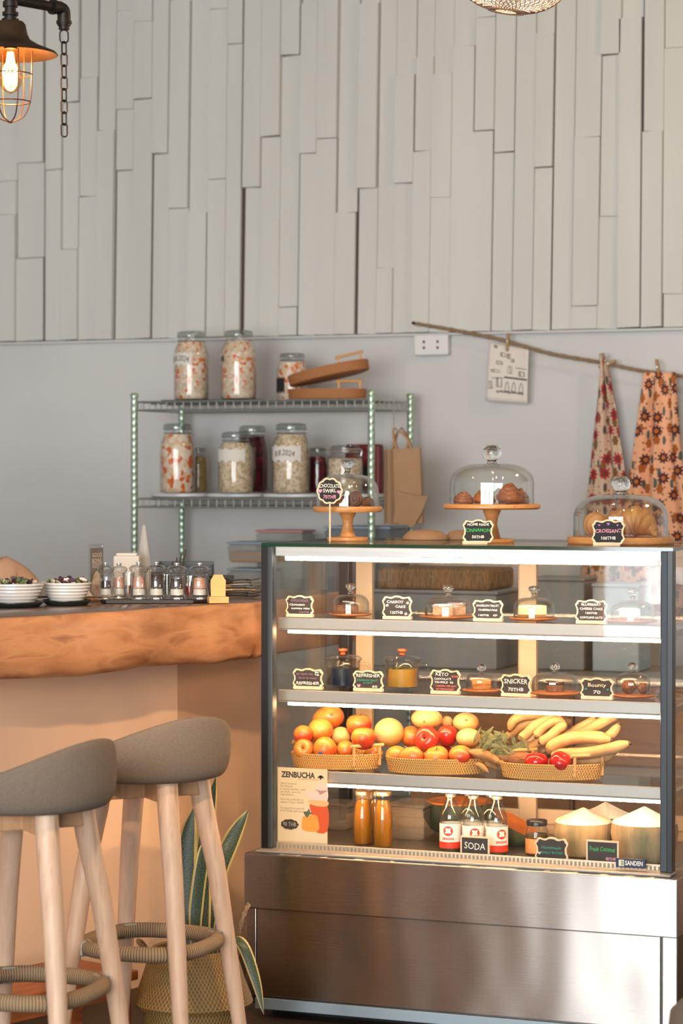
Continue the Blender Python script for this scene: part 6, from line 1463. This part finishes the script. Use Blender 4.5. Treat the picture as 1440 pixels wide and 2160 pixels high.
def link(bm, c, L_, W_, a):
    pts = []
    for i in range(20):
        u = 2 * pi * i / 20; x = W_ * cos(u); z = (L_ - W_) * (1 if sin(u) > 0 else -1) + W_ * sin(u); pts.append(c + V((x * cos(a), x * sin(a), z)))
    tube(bm, pts, .0019, 6, closed=True)
z = c0.z
for k in range(9):
    bm = BM(); L_ = .0165; link(bm, V((c0.x, c0.y, z - L_)), L_, .0105 if k == 0 else .0075, TH + (0.2 if k % 2 == 0 else .9)); obj('chain_link', bm, m_iron, t); z -= 2 * L_ - .0040
bb = lz(198); bt = lz(100); rb = 25 / s
bm = BM(); lathe(bm, [(rb * .5, bt), (rb * .55, bt - .01), (rb * .8, bt * .5 + bb * .5 + .012), (rb, bt * .38 + bb * .62), (rb * .93, bt * .2 + bb * .8), (rb * .6, bb + .008), (0, bb)], 28); bu = obj('bulb', bm, thin_glass('amber_bulb_glass', '#ffe2b8', .06, .9), t)
bm = BM(); lathe(bm, [(0, bt + .02), (rb * .6, bt + .02), (rb * .56, bt - .004), (0, bt - .004)], 20); obj('socket', bm, m_iron, bu)
bm = BM()
for k in range(6):
    a = k * pi / 3; r0, r1 = rb * .2, rb * .38; tube(bm, bez([(r0 * cos(a), r0 * sin(a), bt - .012), (r1 * cos(a), r1 * sin(a), (bt + bb) / 2), (r0 * cos(a), r0 * sin(a), bb + .022)], 5), .0026, 6)
obj('filament', bm, M('hot_filament', '#ffcf8a', .5, emit='#ffb765', estr=120), bu)
bm = BM(); rc = 46 / s
for k in range(6):
    a = k * pi / 3 + .35; pts = [(rc * cos(a), rc * sin(a), lz(108)), (rc * .98 * cos(a), rc * .98 * sin(a), lz(160)), (rc * .92 * cos(a), rc * .92 * sin(a), lz(210)), (rc * .62 * cos(a), rc * .62 * sin(a), lz(245)), (0, 0, lz(259))]
    tube(bm, bez(pts, 6), .0016, 6)
for y, rr in ((157, .985), (215, .91)): tube(bm, [(rc * rr * cos(2 * pi * i / 32), rc * rr * sin(2 * pi * i / 32), lz(y)) for i in range(32)], .0016, 6, closed=True)
obj('wire_cage', bm, m_copperwire, t)
LAMP = V(q) + V((0, 0, (bt + bb) / 2))
# wire pendant shade, mostly above the picture
q = atD(1082, -75, 6.3); t = thing('wire_pendant', 'pale wire mesh pendant shade hanging from the ceiling above the case', 'pendant lamp', q, .0, rot=(0, .16, 0)); s = pm(q); R = 132 / s; Hh = 100 / s
bm = BM()
for k in range(44):
    for sg in (1, -1):
        pts = []
        for i in range(19):
            v = -pi / 2 * .93 + pi * .93 * i / 18; a = k * 2 * pi / 44 + sg * v * .8; pts.append((R * cos(v) ** .8 * cos(a), R * cos(v) ** .8 * sin(a), Hh * sin(v)))
        tube(bm, pts, .0011, 4)
obj('wire_mesh', bm, M('pale_wire', '#a08472', .5, .3), t)
bm = BM()
tube(bm, [(R * .29 * cos(2 * pi * i / 40), R * .29 * sin(2 * pi * i / 40), -Hh * .985) for i in range(40)], .003, 6, closed=True); obj('bottom_ring', bm, M('pale_wire_b', '#a08472', .5, .3), t)
bm = BM(); tube(bm, [(0, 0, Hh * .3), (-.02 , 0, 3.9 - q.z - .01)], .004, 8); obj('cord', bm, m_black, t)
bm = BM(); ball(bm, (0, 0, Hh * .12), .035, 20, 14); obj('bulb', bm, M('frosted_bulb', '#ffe9cf', .5, emit='#ffd3a0', estr=2), t)
PEND = V(q)
# =================================================================== SEATED PERSON BEHIND THE BAR
m_skin = M('skin', '#c99a7c', .6, sss=.1); m_hair = M('brown_hair', '#3d2a20', .6, col2='#2c1d16', ns=40); m_top = M('peach_top', '#d9b293', .85, col2='#d0a686', ns=5); m_trous = M('dark_trousers', '#3b3a40', .85)
hp = atD(-62, 1085, 7.7); PX, PY_ = hp.x, hp.y
t = thing('person', 'person in a peach top seated behind the bar, brown hair, mostly out of the picture', 'person', (PX, PY_, 0), TH + .6)
def skin(name, verts, edges, radii, mat, root=0, sub=2, parent=None):
    me = bpy.data.meshes.new(name); me.from_pydata(verts, edges, []); o = bpy.data.objects.new(name, me); COL.objects.link(o); o.parent = parent
    md = o.modifiers.new('skin', 'SKIN'); md.use_smooth_shade = True
    for i, r in enumerate(radii):
        sv = me.skin_vertices[0].data[i]; sv.radius = r if isinstance(r, tuple) else (r, r)
    me.skin_vertices[0].data[root].use_root = True
    ss = o.modifiers.new('s', 'SUBSURF'); ss.levels = sub; ss.render_levels = sub; me.materials.append(mat); return o
HZ_ = hp.z; sh = HZ_ - .185; hip = sh - .50
vs = [(0, 0, hip), (0, 0, hip + .16), (0, .0, hip + .34), (0, 0, sh - .02), (0, -.005, sh + .05), (0, -.015, sh + .10)]; ed = [(0, 1), (1, 2), (2, 3), (3, 4), (4, 5)]; rd = [(.15, .11), (.125, .09), (.145, .10), (.10, .07), (.052, .052), (.05, .05)]
def add(par, pts, rr):
    for p_, r_ in zip(pts, rr): vs.append(p_); ed.append((par, len(vs) - 1)); rd.append(r_); par = len(vs) - 1
    return par
for sx_ in (-1, 1):
    w_ = add(3, [(sx_ * .11, 0, sh - .02), (sx_ * .175, 0, sh - .045), (sx_ * .215, -.03, sh - .17), (sx_ * .235, -.08, sh - .30), (sx_ * .215, -.22, sh - .36), (sx_ * .2, -.32, sh - .385), (sx_ * .2, -.37, sh - .395)], [.07, .062, .05, .043, .037, .028, (.036, .018)])
    for k in range(4):
        x = sx_ * .2 + (k - 1.5) * .019; ln = (.075, .085, .08, .062)[k]
        add(w_, [(x, -.40, sh - .395), (x, -.40 - ln * .5, sh - .398), (x, -.40 - ln, sh - .412)], [.0095, .0085, .007])
    add(w_ - 0, [(sx_ * .2 - sx_ * .035, -.375, sh - .40), (sx_ * .2 - sx_ * .055, -.405, sh - .405)], [.010, .008])
    add(0, [(sx_ * .09, -.02, hip - .01), (sx_ * .11, -.25, hip + .0), (sx_ * .12, -.43, hip - .02), (sx_ * .12, -.42, hip - .2), (sx_ * .12, -.40, max(hip - .42, .07)), (sx_ * .12, -.46, max(hip - .45, .04)), (sx_ * .12, -.54, max(hip - .46, .03))], [.085, .075, .058, .05, .036, .034, .028])
body = skin('body', vs, ed, rd, m_skin, 0, 2, t)
# head with face
bm = BM(); hc = V((0, -.02, HZ_)); ball(bm, hc, (.073, .092, .112), 28, 22)
for v in bm.verts:
    l = v.co - hc
    if l.z < 0 and l.y < .03: v.co.x -= l.x * .28 * min(1, -l.z / .1); v.co.y -= .012 * min(1, -l.z / .1)
    for ex in (-.03, .03): dd = ((l.x - ex) ** 2 + (l.z - .005) ** 2); v.co.y += (.008 * math.exp(-dd / .00025)) if l.y < 0 else 0
tube(bm, bez([hc + V((0, -.088, .012)), hc + V((0, -.104, -.012)), hc + V((0, -.113, -.028)), hc + V((0, -.095, -.034))], 4), [.006, .007, .008, .009, .0095, .010, .0105, .011, .011, .010, .009, .008, .006], 10)
hd = obj('head', bm, m_skin, t, ang=0)
for ex in (-.03, .03):
    bm = BM(); ball(bm, hc + V((ex, -.079, .005)), .0105, 14, 10); e = obj('eye', bm, m_paper, hd); bm = BM(); ball(bm, hc + V((ex, -.0875, .005)), .0045, 10, 8); obj('iris', bm, m_inkd, hd)
bm = BM(); ball(bm, hc + V((0, -.090, -.058)), (.022, .008, .007), 16, 8); obj('mouth', bm, M('lips', '#a8685c', .5), hd)
for ex in (-1, 1): bm = BM(); ball(bm, hc + V((ex * .075, .006, -.005)), (.010, .02, .03), 12, 10); obj('ear', bm, m_skin, hd)
bm = BM(); ball(bm, hc + V((0, .018, .022)), (.084, .097, .110), 28, 20)
bmesh.ops.bisect_plane(bm, geom=bm.verts[:] + bm.edges[:] + bm.faces[:], plane_co=hc + V((0, -.045, .03)), plane_no=(0, -.8, -.5), clear_outer=True)
tube(bm, bez([hc + V((0, .10, .0)), hc + V((.0, .125, -.05)), hc + V((0, .11, -.10)), hc + V((0, .09, -.13))], 5), [.035] * 6 + [.03] * 5 + [.022] * 3 + [.012] * 2, 12)
obj('hair', bm, m_hair, t)
# clothes: top over torso and shoulders, trousers over the legs
tv = [(0, 0, hip - .01), (0, 0, hip + .16), (0, 0, hip + .34), (0, 0, sh - .02), (0, 0, sh + .015)]; te = [(0, 1), (1, 2), (2, 3), (3, 4)]; tr = [(.165, .125), (.138, .102), (.157, .112), (.112, .083), (.07, .065)]
for sx_ in (-1, 1):
    n0 = len(tv); tv += [(sx_ * .11, 0, sh - .02), (sx_ * .176, 0, sh - .045), (sx_ * .217, -.03, sh - .17), (sx_ * .228, -.06, sh - .24)]; tr += [.080, .072, .062, .056]; te += [(3, n0), (n0, n0 + 1), (n0 + 1, n0 + 2), (n0 + 2, n0 + 3)]
skin('knitted_top', tv, te, tr, m_top, 0, 2, t)
lv_ = [(0, 0, hip)]; le = []; lr = [(.16, .12)]
for sx_ in (-1, 1):
    n0 = len(lv_); lv_ += [(sx_ * .09, -.02, hip - .01), (sx_ * .11, -.25, hip), (sx_ * .12, -.43, hip - .02), (sx_ * .12, -.42, hip - .2), (sx_ * .12, -.40, max(hip - .40, .1))]; lr += [.096, .086, .068, .06, .05]; le += [(0, n0)] + [(n0 + i, n0 + i + 1) for i in range(4)]
skin('trousers', lv_, le, lr, m_trous, 0, 2, t)
ts = thing('wooden_stool', 'plain wooden stool under the seated person', 'stool', (PX, PY_, 0), TH + .6); zs = hip - .15
bm = BM(); lathe(bm, [(0, zs - .035), (.16, zs - .035), (.17, zs - .02), (.165, zs), (0, zs)], 32); obj('seat', bm, m_ash, ts)
for a in (.8, 2.35, 3.9, 5.5): bm = BM(); tube(bm, [(.11 * cos(a), .11 * sin(a), zs - .036), (.16 * cos(a), .16 * sin(a), 0)], .016, 10); obj('leg', bm, m_ash, ts)
# =================================================================== LIGHT
def area(name, loc, rot, sx, sy, power, col):
    l = bpy.data.lights.new(name, 'AREA'); l.shape = 'RECTANGLE'; l.size = sx; l.size_y = sy; l.energy = power; l.color = col
    o = bpy.data.objects.new(name, l); COL.objects.link(o); o.location = loc; o.rotation_euler = rot; return o
def point(name, loc, power, col, r=.05):
    l = bpy.data.lights.new(name, 'POINT'); l.energy = power; l.color = col; l.shadow_soft_size = r
    o = bpy.data.objects.new(name, l); COL.objects.link(o); o.location = loc; return o
def spot(name, loc, to, power, col, ang=60, blend=.6, r=.08):
    l = bpy.data.lights.new(name, 'SPOT'); l.energy = power; l.color = col; l.spot_size = radians(ang); l.spot_blend = blend; l.shadow_soft_size = r
    o = bpy.data.objects.new(name, l); COL.objects.link(o); o.location = loc
    o.rotation_euler = (V(to) - V(loc)).to_track_quat('-Z', 'Y').to_euler(); return o
area('window_daylight', ((WX0 + WX1) / 2, -4.15, (WZ0 + WZ1) / 2), (radians(90), 0, 0), WX1 - WX0 - .1, WZ1 - WZ0 - .1, 940, (.96, 1, 1.03))
WARM = (1, .66, .36)
point('bulb_light', LAMP, 14, (1, .6, .28), .03)
point('pendant_light', PEND, 18, (1, .74, .5), .05)
spot('ceiling_spot_bar', (-1.0, 3.6, 3.6), (-2.75, 5.6, .7), 230, WARM, 42)
spot('fill_spot_bar_end', (.2, 4.6, 3.7), (-2.9, 6.5, .2), 120, WARM, 16)  # added fill without a known lamp, brightens the end of the bar base
spot('fill_spot_posts', (-5.2, -1.2, 3.7), (-5.3, -3.9, 1.0), 2200, (1, .75, .5), 50)  # added to light the posts so they show as stripes in the steel
spot('fill_spot_bar_return', (-.3, -.5, 3.6), (-2.92, 6.45, .55), 1300, WARM, 9, .8)  # unseen fill, added to reach the bar base's return face below the slab
spot('ceiling_spot_case', (-.7, 4.2, 3.7), (-1.9, 6.2, 1.1), 60, (1, .8, .6), 50)
point('fill_point_staff_side', (-.5, 6.9, 2.9), 34, (1, .70, .45), .12)  # added fill, no lamp known here; warms the lower back wall
w = bpy.data.worlds.new('sky'); SC.world = w; w.use_nodes = True
w.node_tree.nodes['Background'].inputs[0].default_value = (.97, .99, 1, 1); w.node_tree.nodes['Background'].inputs[1].default_value = 1.0
# =================================================================== CAMERA
cam = bpy.data.cameras.new('camera'); co = bpy.data.objects.new('camera', cam); COL.objects.link(co)
cam.sensor_fit = 'VERTICAL'; cam.sensor_height = 36; cam.lens = 85; cam.clip_start = .1; cam.clip_end = 100
m3 = Matrix((RT, UP, -FW)).transposed(); co.matrix_world = Matrix.Translation(CAMP) @ m3.to_4x4()
cam.dof.use_dof = True; cam.dof.focus_distance = 6.35; cam.dof.aperture_fstop = 4.0
SC.camera = co
SC.view_settings.view_transform = 'Standard'; SC.view_settings.look = 'None'; SC.view_settings.exposure = 0.0; SC.view_settings.gamma = 1.0
SC.view_settings.use_curve_mapping = False
SC.cycles.max_bounces = 14; SC.cycles.transparent_max_bounces = 40; SC.cycles.transmission_bounces = 10; SC.cycles.sample_clamp_indirect = 4.0
SC.cycles.caustics_reflective = False; SC.cycles.caustics_refractive = False
